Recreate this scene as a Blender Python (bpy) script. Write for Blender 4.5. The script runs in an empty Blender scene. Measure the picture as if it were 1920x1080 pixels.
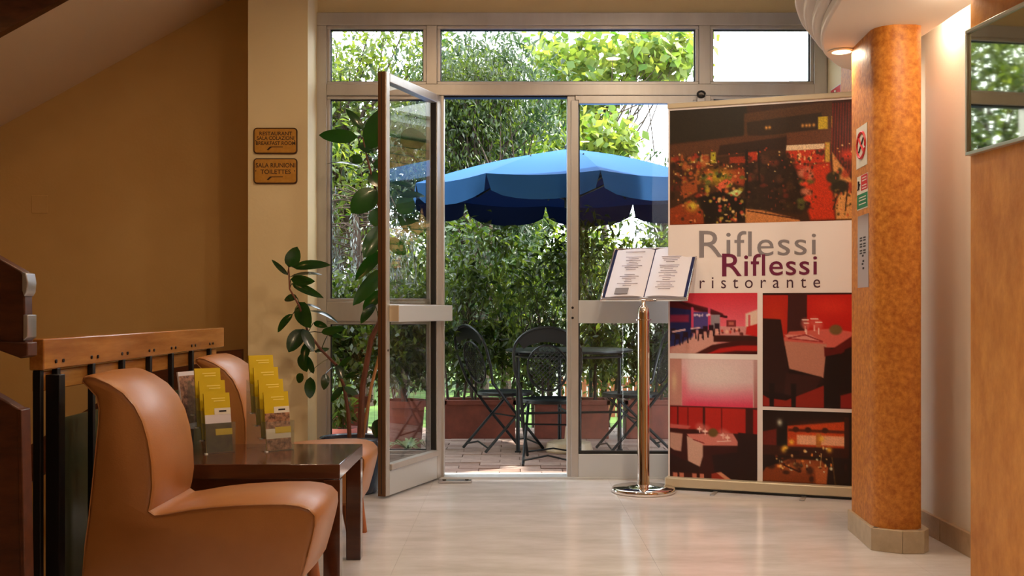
import bpy, math, random
import numpy as np
from mathutils import Vector, Matrix

random.seed(7)
rng = np.random.default_rng(7)
PI = math.pi
SC = 1.087            # plan units used in the measurements below -> metres
F = 2018.0            # focal length for a 1920 px wide frame
CAMH = 0.92
scene = bpy.context.scene
col = scene.collection

# ------------------------------------------------------------------ camera, world, sun, lights, exposure
cam_d = bpy.data.cameras.new('camera'); cam = bpy.data.objects.new('camera', cam_d); col.objects.link(cam)
cam.location = (0, 0, CAMH * SC); cam.rotation_euler = (PI / 2, 0, 0)
cam_d.sensor_width = 36; cam_d.lens = F / 1920 * 36; cam_d.shift_y = 40 / 1920
cam_d.clip_start = 0.05; cam_d.clip_end = 300
scene.camera = cam
scene.view_settings.view_transform = 'Standard'; scene.view_settings.look = 'None'
scene.view_settings.exposure = 0.0; scene.view_settings.gamma = 1.0
scene.view_settings.use_curve_mapping = False

w = bpy.data.worlds.new('sky'); scene.world = w; w.use_nodes = True
bgn = w.node_tree.nodes['Background']
bgn.inputs['Color'].default_value = (0.86, 0.94, 1.0, 1); bgn.inputs['Strength'].default_value = 7.0

sun_d = bpy.data.lights.new('sun', 'SUN'); sun = bpy.data.objects.new('sun', sun_d); col.objects.link(sun)
sun_d.energy = 12.0; sun_d.angle = math.radians(1.0); sun_d.color = (1.0, 0.93, 0.78)
to_sun = Vector((0.80, 0.06, 1.0))
sun.rotation_euler = to_sun.to_track_quat('Z', 'Y').to_euler()

def area(name, loc, size, power, color, aim=(0, 0, -1), spread=PI):
    d = bpy.data.lights.new(name, 'AREA'); o = bpy.data.objects.new(name, d); col.objects.link(o)
    d.shape = 'DISK'; d.size = size * SC; d.energy = power; d.color = color; d.spread = spread
    o.location = Vector(loc) * SC
    o.rotation_euler = (-Vector(aim)).to_track_quat('Z', 'Y').to_euler()
    return o
WARM = (1.0, 0.70, 0.42)
WARM2 = (1.0, 0.80, 0.58)
DOWNLIGHTS = [(-0.55, 4.3, 9), (0.70, 4.3, 15), (-0.72, 3.05, 10), (0.85, 2.9, 24), (-0.55, 0.6, 2), (0.75, 0.6, 10)]
for (x, y, p) in DOWNLIGHTS:
    area('downlight_glow', (x, y, 2.655), 0.10, p, WARM2 if x > 0 else WARM)
area('stairwell_glow', (-2.6, 4.3, 2.2), 0.2, 1.8, (1.0, 0.50, 0.16), aim=(0.1, 0.3, -1))
area('niche_glow', (1.50, 3.62, 1.985), 0.06, 4, WARM2, aim=(0.0, 0.45, -1))
area('spot_glow', (1.375, 4.49, 1.985), 0.05, 2.5, WARM2)
area('passage_glow', (1.64, 4.15, 2.09), 0.10, 3.5, WARM2, aim=(0.0, 0.1, -1))

# ------------------------------------------------------------------ helpers
def px(x, y, Y):
    """photo direction (x, y) at distance Y -> point in plan units"""
    return ((x - 960) / F * Y, Y, CAMH - (y - 580) / F * Y)

def lin(c):
    return tuple(((v / 255) / 12.92 if v / 255 <= 0.04045 else ((v / 255 + 0.055) / 1.055) ** 2.4) for v in c)

def finish(o, label=None, cat=None, group=None, kind=None):
    if label: o['label'] = label
    if cat: o['category'] = cat
    if group: o['group'] = group
    if kind: o['kind'] = kind
    return o

def thing(name, label, cat, loc=(0, 0, 0), rz=0, group=None, kind=None):
    o = bpy.data.objects.new(name, None); col.objects.link(o)
    o.empty_display_size = 0.05
    o.location = Vector(loc) * SC; o.rotation_euler = (0, 0, rz)
    return finish(o, label, cat, group, kind)

def copy_tree(o, parent=None):
    kids = list(o.children)
    c = o.copy(); col.objects.link(c); c.parent = parent
    for k in kids: copy_tree(k, c)
    return c

class MB:
    def __init__(s): s.v = []; s.f = []; s.mi = []; s.m = 0
    def add(s, vs, fs):
        n = len(s.v); s.v += [tuple(v) for v in vs]
        s.f += [tuple(i + n for i in f) for f in fs]; s.mi += [s.m] * len(fs); return s
    def box(s, x0, x1, y0, y1, z0, z1, M=None):
        vs = [(x, y, z) for x in (x0, x1) for y in (y0, y1) for z in (z0, z1)]
        if M is not None: vs = [tuple(M @ Vector(v)) for v in vs]
        return s.add(vs, [(0, 1, 3, 2), (4, 6, 7, 5), (0, 4, 5, 1), (2, 3, 7, 6), (0, 2, 6, 4), (1, 5, 7, 3)])
    def prism(s, poly, a, b, axis='z', cap=True):
        n = len(poly)
        def P(p, t): return (p[0], p[1], t) if axis == 'z' else ((p[0], t, p[1]) if axis == 'y' else (t, p[0], p[1]))
        vs = [P(p, a) for p in poly] + [P(p, b) for p in poly]
        fs = [(i, (i + 1) % n, (i + 1) % n + n, i + n) for i in range(n)]
        if cap: fs += [tuple(range(n))[::-1], tuple(range(n, 2 * n))]
        return s.add(vs, fs)
    def ring(s, c, d, r, n, ref):
        d = Vector(d).normalized(); u = d.cross(ref)
        if u.length < 1e-4: u = d.cross(Vector((1, 0.3, 0)))
        u.normalize(); v = d.cross(u)
        return [tuple(Vector(c) + (u * math.cos(2 * PI * k / n) + v * math.sin(2 * PI * k / n)) * r) for k in range(n)]
    def tube(s, pts, r, n=8, closed=False):
        pts = [Vector(p) for p in pts]; m = len(pts)
        rs = r if isinstance(r, (list, tuple)) else [r] * m
        vs = []; ref = Vector((0.13, 0.21, 1))
        for i, p in enumerate(pts):
            if closed: d = pts[(i + 1) % m] - pts[i - 1]
            else: d = pts[min(i + 1, m - 1)] - pts[max(i - 1, 0)]
            if d.length < 1e-9: d = Vector((0, 0, 1))
            rf = ref if abs(d.normalized().dot(ref.normalized())) < 0.97 else Vector((1, 0.2, 0))
            vs += s.ring(p, d, rs[i], n, rf)
        fs = []
        for i in range(m if closed else m - 1):
            a = i * n; b = ((i + 1) % m) * n
            fs += [(a + k, a + (k + 1) % n, b + (k + 1) % n, b + k) for k in range(n)]
        if not closed: fs += [tuple(range(n))[::-1], tuple(range((m - 1) * n, m * n))]
        return s.add(vs, fs)
    def lathe(s, prof, n=32, c=(0, 0, 0)):
        vs = []
        for (r, z) in prof:
            vs += [(c[0] + r * math.cos(2 * PI * k / n), c[1] + r * math.sin(2 * PI * k / n), c[2] + z) for k in range(n)]
        fs = []
        for i in range(len(prof) - 1):
            a = i * n; b = a + n
            fs += [(a + k, a + (k + 1) % n, b + (k + 1) % n, b + k) for k in range(n)]
        fs += [tuple(range(n))[::-1], tuple(range((len(prof) - 1) * n, len(prof) * n))]
        return s.add(vs, fs)
    def build(s, name, mat, parent=None, smooth=False, bevel=0, seg=2, loc=None, rz=0, kind=None, angle=35):
        me = bpy.data.meshes.new(name)
        me.from_pydata([(a * SC, b * SC, c * SC) for a, b, c in s.v], [], s.f)
        mats = mat if isinstance(mat, list) else [mat]
        for m in mats: me.materials.append(m)
        if len(mats) > 1: me.polygons.foreach_set('material_index', s.mi)
        me.update()
        import bmesh
        bm = bmesh.new(); bm.from_mesh(me); bmesh.ops.recalc_face_normals(bm, faces=bm.faces); bm.to_mesh(me); bm.free()
        if smooth: me.shade_smooth(); me.set_sharp_from_angle(angle=math.radians(angle))
        o = bpy.data.objects.new(name, me); col.objects.link(o)
        if parent is not None: o.parent = parent
        if loc is not None: o.location = Vector(loc) * SC
        if rz: o.rotation_euler = (0, 0, rz)
        if bevel:
            b = o.modifiers.new('bevel', 'BEVEL'); b.width = bevel * SC; b.segments = seg
            b.limit_method = 'ANGLE'; b.angle_limit = math.radians(40); b.harden_normals = False
            me.shade_smooth(); me.set_sharp_from_angle(angle=math.radians(50))
        if kind: o['kind'] = kind
        return o

def box(name, b, mat, parent=None, bevel=0, **k):
    return MB().box(*b).build(name, mat, parent, bevel=bevel, **k)

# ------------------------------------------------------------------ materials
def mat(name, color, rough=0.5, metal=0.0, spec=0.5, noise=None, bump=None, coat=0, emit=None, trans=0, alpha=1):
    m = bpy.data.materials.new(name); m.use_nodes = True; nt = m.node_tree; N = nt.nodes; L = nt.links
    p = N['Principled BSDF']
    c = lin(color)
    p.inputs['Base Color'].default_value = (*c, 1); p.inputs['Roughness'].default_value = rough
    p.inputs['Metallic'].default_value = metal; p.inputs['Specular IOR Level'].default_value = spec
    p.inputs['Coat Weight'].default_value = coat; p.inputs['Coat Roughness'].default_value = 0.08
    p.inputs['Alpha'].default_value = alpha
    if emit: p.inputs['Emission Color'].default_value = (*lin(emit[0]), 1); p.inputs['Emission Strength'].default_value = emit[1]
    tc = N.new('ShaderNodeTexCoord')
    if noise:
        sc_, c2, detail = noise[0], noise[1], noise[2]
        mp = N.new('ShaderNodeMapping'); L.new(tc.outputs['Object'], mp.inputs[0])
        if len(noise) > 3: mp.inputs['Scale'].default_value = noise[3]
        nz = N.new('ShaderNodeTexNoise'); nz.inputs['Scale'].default_value = sc_; nz.inputs['Detail'].default_value = detail
        nz.inputs['Roughness'].default_value = 0.65
        L.new(mp.outputs[0], nz.inputs['Vector'])
        r = N.new('ShaderNodeValToRGB'); r.color_ramp.elements[0].position = 0.34; r.color_ramp.elements[1].position = 0.66
        r.color_ramp.elements[0].color = (*lin(c2), 1); r.color_ramp.elements[1].color = (*c, 1)
        L.new(nz.outputs['Fac'], r.inputs[0]); L.new(r.outputs[0], p.inputs['Base Color'])
    if bump:
        nb = N.new('ShaderNodeTexNoise'); nb.inputs['Scale'].default_value = bump[0]; nb.inputs['Detail'].default_value = 4
        L.new(tc.outputs['Object'], nb.inputs['Vector'])
        b = N.new('ShaderNodeBump'); b.inputs['Strength'].default_value = bump[1]; b.inputs['Distance'].default_value = 0.004
        L.new(nb.outputs['Fac'], b.inputs['Height']); L.new(b.outputs[0], p.inputs['Normal'])
    return m

def glass_mat(name, tint=(1, 1, 1), ior=1.5, rough=0.0, haze=0.0):
    m = bpy.data.materials.new(name); m.use_nodes = True; nt = m.node_tree; N = nt.nodes; L = nt.links
    N.remove(N['Principled BSDF']); out = N['Material Output']
    t = N.new('ShaderNodeBsdfTransparent'); t.inputs[0].default_value = (*tint, 1)
    g = N.new('ShaderNodeBsdfGlossy'); g.inputs['Roughness'].default_value = rough
    f0 = ((ior - 1) / (ior + 1)) ** 2
    lw = N.new('ShaderNodeLayerWeight'); lw.inputs[0].default_value = 0.5
    pw = N.new('ShaderNodeMath'); pw.operation = 'POWER'; L.new(lw.outputs['Facing'], pw.inputs[0]); pw.inputs[1].default_value = 5
    fr = N.new('ShaderNodeMath'); fr.operation = 'MULTIPLY_ADD'; L.new(pw.outputs[0], fr.inputs[0]); fr.inputs[1].default_value = 1 - f0; fr.inputs[2].default_value = f0
    mx = N.new('ShaderNodeMixShader'); L.new(fr.outputs[0], mx.inputs[0]); L.new(t.outputs[0], mx.inputs[1]); L.new(g.outputs[0], mx.inputs[2])
    last = mx
    if haze:
        d = N.new('ShaderNodeBsdfDiffuse'); d.inputs[0].default_value = (0.8, 0.85, 0.9, 1)
        m2 = N.new('ShaderNodeMixShader'); m2.inputs[0].default_value = haze
        L.new(mx.outputs[0], m2.inputs[1]); L.new(d.outputs[0], m2.inputs[2]); last = m2
    L.new(last.outputs[0], out.inputs[0])
    return m

def leaf_mat(name, c1, c2, rough=0.45, transl=0.45, tcol=None):
    m = bpy.data.materials.new(name); m.use_nodes = True; nt = m.node_tree; N = nt.nodes; L = nt.links
    p = N['Principled BSDF']; out = N['Material Output']; p.inputs['Roughness'].default_value = rough
    at = N.new('ShaderNodeAttribute'); at.attribute_name = 'tone'
    mx = N.new('ShaderNodeMix'); mx.data_type = 'RGBA'
    mx.inputs['A'].default_value = (*lin(c1), 1); mx.inputs['B'].default_value = (*lin(c2), 1)
    L.new(at.outputs['Fac'], mx.inputs['Factor']); L.new(mx.outputs['Result'], p.inputs['Base Color'])
    tr = N.new('ShaderNodeBsdfTranslucent')
    if tcol:
        mt = N.new('ShaderNodeMix'); mt.data_type = 'RGBA'
        mt.inputs['A'].default_value = (*lin(tcol[0]), 1); mt.inputs['B'].default_value = (*lin(tcol[1]), 1)
        L.new(at.outputs['Fac'], mt.inputs['Factor']); L.new(mt.outputs['Result'], tr.inputs[0])
    else: L.new(mx.outputs['Result'], tr.inputs[0])
    ms = N.new('ShaderNodeMixShader'); ms.inputs[0].default_value = transl
    L.new(p.outputs[0], ms.inputs[1]); L.new(tr.outputs[0], ms.inputs[2]); L.new(ms.outputs[0], out.inputs[0])
    return m

def print_mat(name, rough=0.4):
    m = bpy.data.materials.new(name); m.use_nodes = True; nt = m.node_tree; N = nt.nodes; L = nt.links
    p = N['Principled BSDF']; p.inputs['Roughness'].default_value = rough; p.inputs['Specular IOR Level'].default_value = 0.4
    at = N.new('ShaderNodeAttribute'); at.attribute_name = 'ink'; L.new(at.outputs['Color'], p.inputs['Base Color'])
    return m

M = {}
M['wall_cream'] = mat('cream_paint', (232, 214, 170), 0.7, noise=(1.2, (226, 206, 160), 3), bump=(60, 0.15))
M['wall_ochre'] = mat('ochre_paint', (212, 176, 114), 0.7, noise=(1.5, (204, 166, 104), 3), bump=(60, 0.2))
M['wall_daylit'] = mat('daylit_wall_paint', (244, 238, 226), 0.65, bump=(60, 0.15))  # cream wall whitened in its colour, for window light that doesn't reach it
M['ceiling'] = mat('ceiling_white', (226, 220, 212), 0.7)
M['soffit'] = mat('soffit_paint', (224, 200, 168), 0.7)
M['floor'] = mat('polished_stone', (236, 232, 234), 0.13, spec=0.75, noise=(2.2, (210, 204, 202), 8, (1.0, 2.6, 1)))
M['floor_joint'] = mat('floor_joint', (200, 194, 188), 0.3)
M['orange'] = mat('mottled_orange', (220, 146, 56), 0.5, noise=(42, (174, 96, 22), 12), bump=(40, 0.3))
M['orange_wall'] = mat('mottled_ochre', (220, 154, 74), 0.5, noise=(16, (192, 122, 46), 12, (1, 1, 0.45)), bump=(40, 0.25))
M['plinth'] = mat('plinth_stone', (205, 188, 160), 0.35, noise=(14, (186, 168, 140), 6))
M['baseboard'] = mat('baseboard_stone', (196, 170, 140), 0.35, noise=(12, (176, 150, 118), 6))
M['alu'] = mat('anodised_aluminium', (198, 194, 190), 0.38, metal=0.55, noise=(5, (184, 178, 172), 5, (1, 1, 0.2)))
M['alu_light'] = mat('painted_aluminium', (206, 210, 214), 0.42, metal=0.25)
M['alu_bronze'] = mat('bronze_edge', (110, 78, 52), 0.4, metal=0.5)
M['gasket'] = mat('rubber_gasket', (28, 26, 26), 0.6)
M['glass'] = glass_mat('window_glass')
M['glass_door'] = glass_mat('door_glass', ior=1.85)
M['acrylic'] = glass_mat('acrylic', tint=(0.93, 0.95, 0.94), ior=1.5, haze=0.05)
M['smoked'] = mat('smoked_panel', (70, 72, 50), 0.25)
M['leather'] = mat('tan_leather', (178, 118, 62), 0.38, spec=0.75, noise=(3, (166, 106, 52), 4), bump=(220, 0.18), coat=0.03)
M['leg_wood'] = mat('beech_leg', (168, 96, 44), 0.4, noise=(20, (148, 80, 34), 5, (1, 1, 0.1)))
M['dark_wood'] = mat('dark_wood', (86, 44, 28), 0.16, noise=(14, (64, 30, 18), 6, (0.15, 1, 1)), coat=0.5)
M['rail_wood'] = mat('varnished_oak', (192, 130, 62), 0.25, noise=(26, (150, 90, 34), 8, (1, 0.08, 1)), coat=0.4)
M['stair_wood'] = mat('stair_wood', (92, 46, 22), 0.4, noise=(26, (62, 28, 12), 8, (0.25, 1, 1)))
M['black_metal'] = mat('black_metal', (24, 22, 24), 0.45, metal=0.3)
M['garden_metal'] = mat('dark_green_metal', (30, 36, 40), 0.38, metal=0.3)
M['chrome'] = mat('chrome', (235, 228, 222), 0.07, metal=1.0)
M['steel'] = mat('brushed_steel', (185, 185, 190), 0.3, metal=0.8)
M['screw'] = mat('screw', (50, 34, 22), 0.4, metal=0.6)
M['brass'] = mat('brass_plate', (206, 150, 62), 0.45, metal=0.25, noise=(30, (190, 134, 50), 4))
M['brass_dark'] = mat('plaque_border', (70, 40, 18), 0.5)
M['ink'] = mat('engraving', (58, 34, 16), 0.6)
M['black'] = mat('black_ink', (30, 24, 26), 0.6)
M['white'] = mat('white_card', (236, 234, 230), 0.55)
M['banner_white'] = mat('banner_vinyl', (244, 236, 236), 0.45)
M['banner_bar'] = mat('banner_rail', (214, 200, 172), 0.35, metal=0.35)
M['purple'] = mat('plum_ink', (112, 22, 66), 0.5)
M['grey_ink'] = mat('grey_ink', (140, 134, 140), 0.5)
M['plum_dark'] = mat('dark_plum_ink', (74, 40, 60), 0.5)
M['navy'] = mat('navy_cover', (26, 34, 84), 0.3, coat=0.3)
M['paper'] = mat('menu_paper', (232, 230, 242), 0.5)
M['paper_ink'] = mat('menu_ink', (206, 200, 214), 0.6)
M['yellow'] = mat('yellow_card', (212, 184, 26), 0.4)
M['yellow_ink'] = mat('pale_ink', (244, 226, 120), 0.5)
M['photo_dark'] = mat('leaflet_landscape', (70, 78, 40), 0.4, noise=(40, (26, 26, 18), 5))
M['photo_brown'] = mat('leaflet_town', (190, 140, 110), 0.4, noise=(60, (60, 36, 30), 5))
M['leaflet_white'] = mat('leaflet_white', (220, 214, 222), 0.4)
M['mirror'] = mat('mirror_glass', (206, 208, 186), 0.03, metal=1.0)
M['silver'] = mat('silver_frame', (200, 200, 186), 0.3, metal=0.8)
M['red'] = mat('sign_red', (206, 40, 40), 0.4)
M['green'] = mat('sign_green', (24, 128, 84), 0.4)
M['sign_white'] = mat('sign_white', (230, 224, 210), 0.35)
M['lamp'] = mat('lamp_lens', (255, 240, 210), 0.4, emit=((255, 226, 180), 12))
M['white_trim'] = mat('lamp_trim', (235, 230, 220), 0.4)
M['terracotta'] = mat('terracotta', (128, 66, 48), 0.6, noise=(9, (104, 52, 38), 6), bump=(30, 0.3))
M['pot_dark'] = mat('glazed_pot', (52, 58, 78), 0.25, coat=0.4)
M['pink_pot'] = mat('pink_plastic', (220, 140, 140), 0.4)
M['soil'] = mat('soil', (52, 38, 28), 0.9, noise=(40, (30, 22, 16), 6))
M['paver'] = mat('terrace_paver', (182, 158, 146), 0.6, noise=(9, (148, 126, 118), 7), bump=(40, 0.4))
M['paver2'] = mat('terrace_paver_dark', (160, 132, 120), 0.6, noise=(9, (132, 106, 98), 7), bump=(40, 0.4))
M['grout'] = mat('terrace_grout', (96, 84, 78), 0.8)
M['path'] = mat('pale_gravel', (196, 184, 160), 0.9, noise=(30, (170, 156, 130), 6))
M['lawn'] = mat('lawn', (96, 128, 50), 0.9, noise=(4, (60, 92, 30), 8))
M['grass'] = leaf_mat('grass_blades', (70, 110, 30), (150, 176, 60), 0.6, 0.4)
M['bark'] = mat('bark', (74, 58, 46), 0.85, noise=(20, (44, 34, 28), 8, (1, 1, 0.25)), bump=(30, 0.8))
M['bark_red'] = mat('fig_stem', (122, 70, 48), 0.6, noise=(30, (90, 50, 34), 5, (1, 1, 0.3)))
M['cane'] = mat('bamboo_cane', (176, 122, 74), 0.5)
M['canvas'] = None
M['brick'] = mat('house_brick', (226, 172, 108), 0.8, noise=(12, (176, 118, 70), 5))
M['eave'] = mat('white_eave', (226, 224, 216), 0.6)
M['trellis'] = mat('trellis', (86, 66, 52), 0.7)
M['picket'] = mat('picket', (168, 96, 62), 0.7)
M['wire'] = mat('green_wire', (40, 66, 50), 0.5, metal=0.3)
M['ply'] = mat('niche_shadow', (60, 40, 26), 0.7)
M['print'] = print_mat('banner_print', 0.4)

# umbrella canvas: blue cloth that lets some light through
def canvas():
    m = bpy.data.materials.new('blue_canvas'); m.use_nodes = True; nt = m.node_tree; N = nt.nodes; L = nt.links
    p = N['Principled BSDF']; p.inputs['Base Color'].default_value = (*lin((22, 74, 146)), 1); p.inputs['Roughness'].default_value = 0.55
    p.inputs['Specular IOR Level'].default_value = 0.15; p.inputs['Roughness'].default_value = 0.9
    t = N.new('ShaderNodeBsdfTranslucent'); t.inputs[0].default_value = (*lin((20, 60, 140)), 1)
    x = N.new('ShaderNodeMixShader'); x.inputs[0].default_value = 0.015
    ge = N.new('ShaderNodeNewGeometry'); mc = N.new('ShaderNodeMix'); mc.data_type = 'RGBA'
    mc.inputs['A'].default_value = (*lin((36, 84, 140)), 1); mc.inputs['B'].default_value = (*lin((8, 16, 34)), 1)  # back of the cloth darkened to paint in the shade underneath
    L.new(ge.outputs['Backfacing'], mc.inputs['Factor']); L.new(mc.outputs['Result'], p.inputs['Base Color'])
    L.new(p.outputs[0], x.inputs[1]); L.new(t.outputs[0], x.inputs[2]); L.new(x.outputs[0], N['Material Output'].inputs[0])
    return m
M['canvas'] = canvas()

# ------------------------------------------------------------------ the setting
Yw = 5.86
def structure(name, mb, m, **k):
    o = mb.build(name, m, **k); o['kind'] = 'structure'; return o

# floor: slabs of polished stone lying in a bed of joint filler
fl = bpy.data.objects.new('floor', None); col.objects.link(fl); fl['kind'] = 'structure'
MB().box(-1.36, 2.4, -2.2, 5.92, -0.16, -0.004).build('floor_bed', M['floor_joint'], fl)
gx = np.arange(-1.36, 2.4, 0.94); gy = np.arange(5.86, -2.2, -0.62)
slab_cache = {}
for i, x0 in enumerate(gx):
    for j, y1 in enumerate(gy):
        x1 = min(x0 + 0.94, 2.4); y0 = max(y1 - 0.62, -2.2)
        g = 0.0003
        key = (round(x1 - x0, 3), round(y1 - y0, 3))
        if key not in slab_cache:
            o = MB().box(0, x1 - x0 - 2 * g, 0, y1 - y0 - 2 * g, -0.02, 0).build('stone_slab', M['floor'], fl)
            slab_cache[key] = o.data
        else:
            o = bpy.data.objects.new('stone_slab', slab_cache[key]); col.objects.link(o); o.parent = fl
        o.location = Vector((x0 + g, y0 + g, 0)) * SC
# floor texture should run through the slabs
nt = M['floor'].node_tree
gnode = nt.nodes.new('ShaderNodeNewGeometry')
for l in list(nt.links):
    if l.to_node.type == 'MAPPING': nt.links.remove(l)
for n_ in nt.nodes:
    if n_.type == 'MAPPING': nt.links.new(gnode.outputs['Position'], n_.inputs[0])

structure('ceiling', MB().box(-4.2, 2.4, -2.3, 6.1, 2.66, 2.78), M['ceiling'])
structure('wall_back', MB().box(-4.2, 2.4, -2.35, -2.2, -1.7, 2.7), M['wall_cream'])
# window wall: pier on the left, header above, right jamb
structure('wall_pier', MB().box(-1.366, -1.057, 5.57, 6.08, -0.1, 2.66), M['wall_cream'])
structure('wall_header', MB().box(-1.057, 1.78, 5.86, 6.06, 2.523, 2.66), M['wall_cream'])
structure('wall_left', MB().box(-4.2, -1.366, 5.98, 6.1, -1.7, 2.7).box(-4.3, -4.2, -2.3, 6.1, -1.7, 2.7), M['wall_ochre'])
structure('wall_stairwell', MB().box(-1.42, -1.362, -2.2, 6.0, -1.7, -0.16).box(-4.2, -1.36, -2.2, 6.0, -1.8, -1.7), M['wall_ochre'])
structure('wall_right', MB().box(1.712, 1.83, 3.0, 5.36, -0.02, 2.70), M['wall_daylit'])
structure('wall_right_far', MB().box(1.712, 1.83, 5.36, 6.06, -0.02, 2.70), M['wall_cream'])
structure('wall_pilaster', MB().box(1.665, 1.712, 5.0, 5.45, 0, 2.30), M['orange'], bevel=0.005)
# near orange wall on the right, turned slightly
nw = [(1.513, 3.55), (1.75, 3.55), (2.4, 3.4), (2.4, -2.2), (2.03, -2.2), (1.832, 0.0)]
structure('wall_right_near', MB().prism(nw, -0.02, 2.66), M['orange_wall'])
# baseboard on the right wall, in lengths
bb = bpy.data.objects.new('baseboard_right', None); col.objects.link(bb); bb['kind'] = 'structure'
for (y0, y1) in ((3.58, 4.26), (4.264, 4.9), (4.904, 5.36)):
    MB().box(1.694, 1.712, y0, y1, 0, 0.088).build('baseboard_length', M['baseboard'], bb, bevel=0.002)

# stair flight above: soffit rising to the right, dark stringer on its near side
so = MB()
def sof_z(x): return 2.64 + 0.55 * (x + 1.56)
so.prism([(-4.2, sof_z(-4.2)), (-1.366, sof_z(-1.366)), (-1.366, sof_z(-1.366) + 0.16), (-4.2, sof_z(-4.2) + 0.16)], 5.0, 5.98, axis='y')
structure('ceiling_stair_soffit', so, M['soffit'])
structure('trim_stair_stringer', MB().prism([(-4.2, sof_z(-4.2) - 0.01), (-1.5, sof_z(-1.5) - 0.01), (-1.5, sof_z(-1.5) + 0.3), (-4.2, sof_z(-4.2) + 0.3)], 4.95, 4.999, axis='y'), M['stair_wood'])

# stair flight going down: stringer and panelled side beyond the railing
def ppoly(pts, Y): return [(px(x, y, Y)[0], px(x, y, Y)[2]) for x, y in pts]
structure('trim_stair_band', MB().prism(ppoly([(-60, 912), (40, 845), (180, 757), (262, 700), (262, 790), (180, 826), (89, 884), (40, 915), (-60, 985)], 5.5), 5.5, 5.56, axis='y'), M['stair_wood'])
structure('wall_stair_panel', MB().prism(ppoly([(196, 745), (262, 672), (452, 655), (452, 1200), (196, 1200)], 5.57), 5.57, 5.62, axis='y'), M['stair_wood'])

# dropped curved bulkhead over the column: four tiers
bk = bpy.data.objects.new('ceiling_bulkhead', None); col.objects.link(bk); bk['kind'] = 'structure'
inner = [(1.06, 3.2), (1.10, 3.5), (1.14, 3.757), (1.178, 4.03), (1.224, 4.265), (1.30, 4.51), (1.37, 4.66), (1.456, 4.80), (1.56, 4.90)]
outer = [(0.90, 3.0), (0.985, 3.6), (1.06, 4.0), (1.10, 4.175), (1.142, 4.34), (1.22, 4.56), (1.30, 4.74), (1.41, 4.95), (1.54, 5.10)]
def smooth_curve(pts, k=5):
    out = []
    P = [Vector((*p, 0)) for p in pts]
    for i in range(len(P) - 1):
        p0, p1, p2, p3 = P[max(i - 1, 0)], P[i], P[i + 1], P[min(i + 2, len(P) - 1)]
        for j in range(k):
            t = j / k
            out.append(0.5 * ((2 * p1) + (-p0 + p2) * t + (2 * p0 - 5 * p1 + 4 * p2 - p3) * t * t + (-p0 + 3 * p1 - 3 * p2 + p3) * t ** 3))
    out.append(P[-1]); return [(v.x, v.y) for v in out]
ic, oc = smooth_curve(inner), smooth_curve(outer)
for k in range(4):
    t = k / 3
    c = [(a[0] + (b[0] - a[0]) * t, a[1] + (b[1] - a[1]) * t) for a, b in zip(ic, oc)]
    z0 = 2.0 + 0.045 * k; z1 = z0 + 0.05 if k < 3 else 2.66
    poly = c + [(1.63, c[-1][1]), (1.63, 3.0)]
    MB().prism(poly, z0, z1).build('bulkhead_tier', M['ceiling'], bk, bevel=0.012, seg=3)
structure('ceiling_passage', MB().box(1.63, 1.712, 3.3, 5.1, 2.12, 2.2), M['wall_ochre'])

# column with plinth
cp = [(1.411, 4.47), (1.400, 4.34), (1.388, 4.17), (1.392, 4.135), (1.41, 4.105), (1.445, 4.08), (1.53, 4.08), (1.556, 4.095), (1.568, 4.125), (1.575, 4.20), (1.60, 4.47)]
cl = thing('column', 'orange mottled plaster column with rounded front on a pale stone plinth', 'column')
MB().prism(cp, 0.0, 2.01).build('shaft', M['orange'], cl, smooth=True, angle=40)
def off(p, d):
    c = Vector((1.49, 4.28)); return tuple(Vector(p) + (Vector(p) - c).normalized() * d)
pp = [off(p, 0.026) for p in ((1.411, 4.47), (1.386, 4.13), (1.47, 4.07), (1.545, 4.075), (1.575, 4.12), (1.60, 4.47))]
cc = Vector((1.49, 4.28))
for a, b in zip(pp[:-1], pp[1:]):
    a = Vector(a); b = Vector(b); d = (b - a).normalized() * 0.0012; nrm = Vector((d.y, -d.x)).normalized() * 0.03
    if (a + nrm - cc).length > (a - cc).length: nrm = -nrm
    MB().prism([a + d, b - d, b - d + nrm, a + d + nrm], 0, 0.086).build('plinth_stone', M['plinth'], cl, bevel=0.002)

# ------------------------------------------------------------------ window wall frame (window_1), panes, doors
def W(x, y, Y=Yw): return px(x, y, Y)
def wx(x): return (x - 960) / F * Yw
def wz(y): return CAMH - (y - 580) / F * Yw
win = bpy.data.objects.new('window_1', None); col.objects.link(win); win['kind'] = 'structure'
def bar(name, x0, x1, y0, y1, d0=-0.03, d1=0.05, m='alu', parent=None, bevel=0.003):
    return MB().box(wx(x0), wx(x1), Yw + d0, Yw + d1, wz(y1), wz(y0)).build(name, M[m], parent or win, bevel=bevel)
R_END = 1548
bar('frame_head', 594, R_END, 26, 50)
bar('frame_jamb', 594, 614, 50, 897); bar('frame_jamb', 1524, R_END, 50, 897)
bar('transom_rail', 614, 1524, 160, 181, -0.035)
for (a, b) in ((800, 820), (1309, 1330)): bar('mullion', a, b, 50, 160)
bar('mullion', 806, 833, 181, 893, -0.03)
bar('mullion', 1063, 1078, 181, 893, -0.02, 0.05)
bar('mullion', 1313, 1331, 181, 893, -0.03)
bar('opening_gasket', 833, 1063, 181, 184, -0.02, 0.04, 'gasket')
bar('door_head', 1078, 1313, 181, 190, -0.03)
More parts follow.
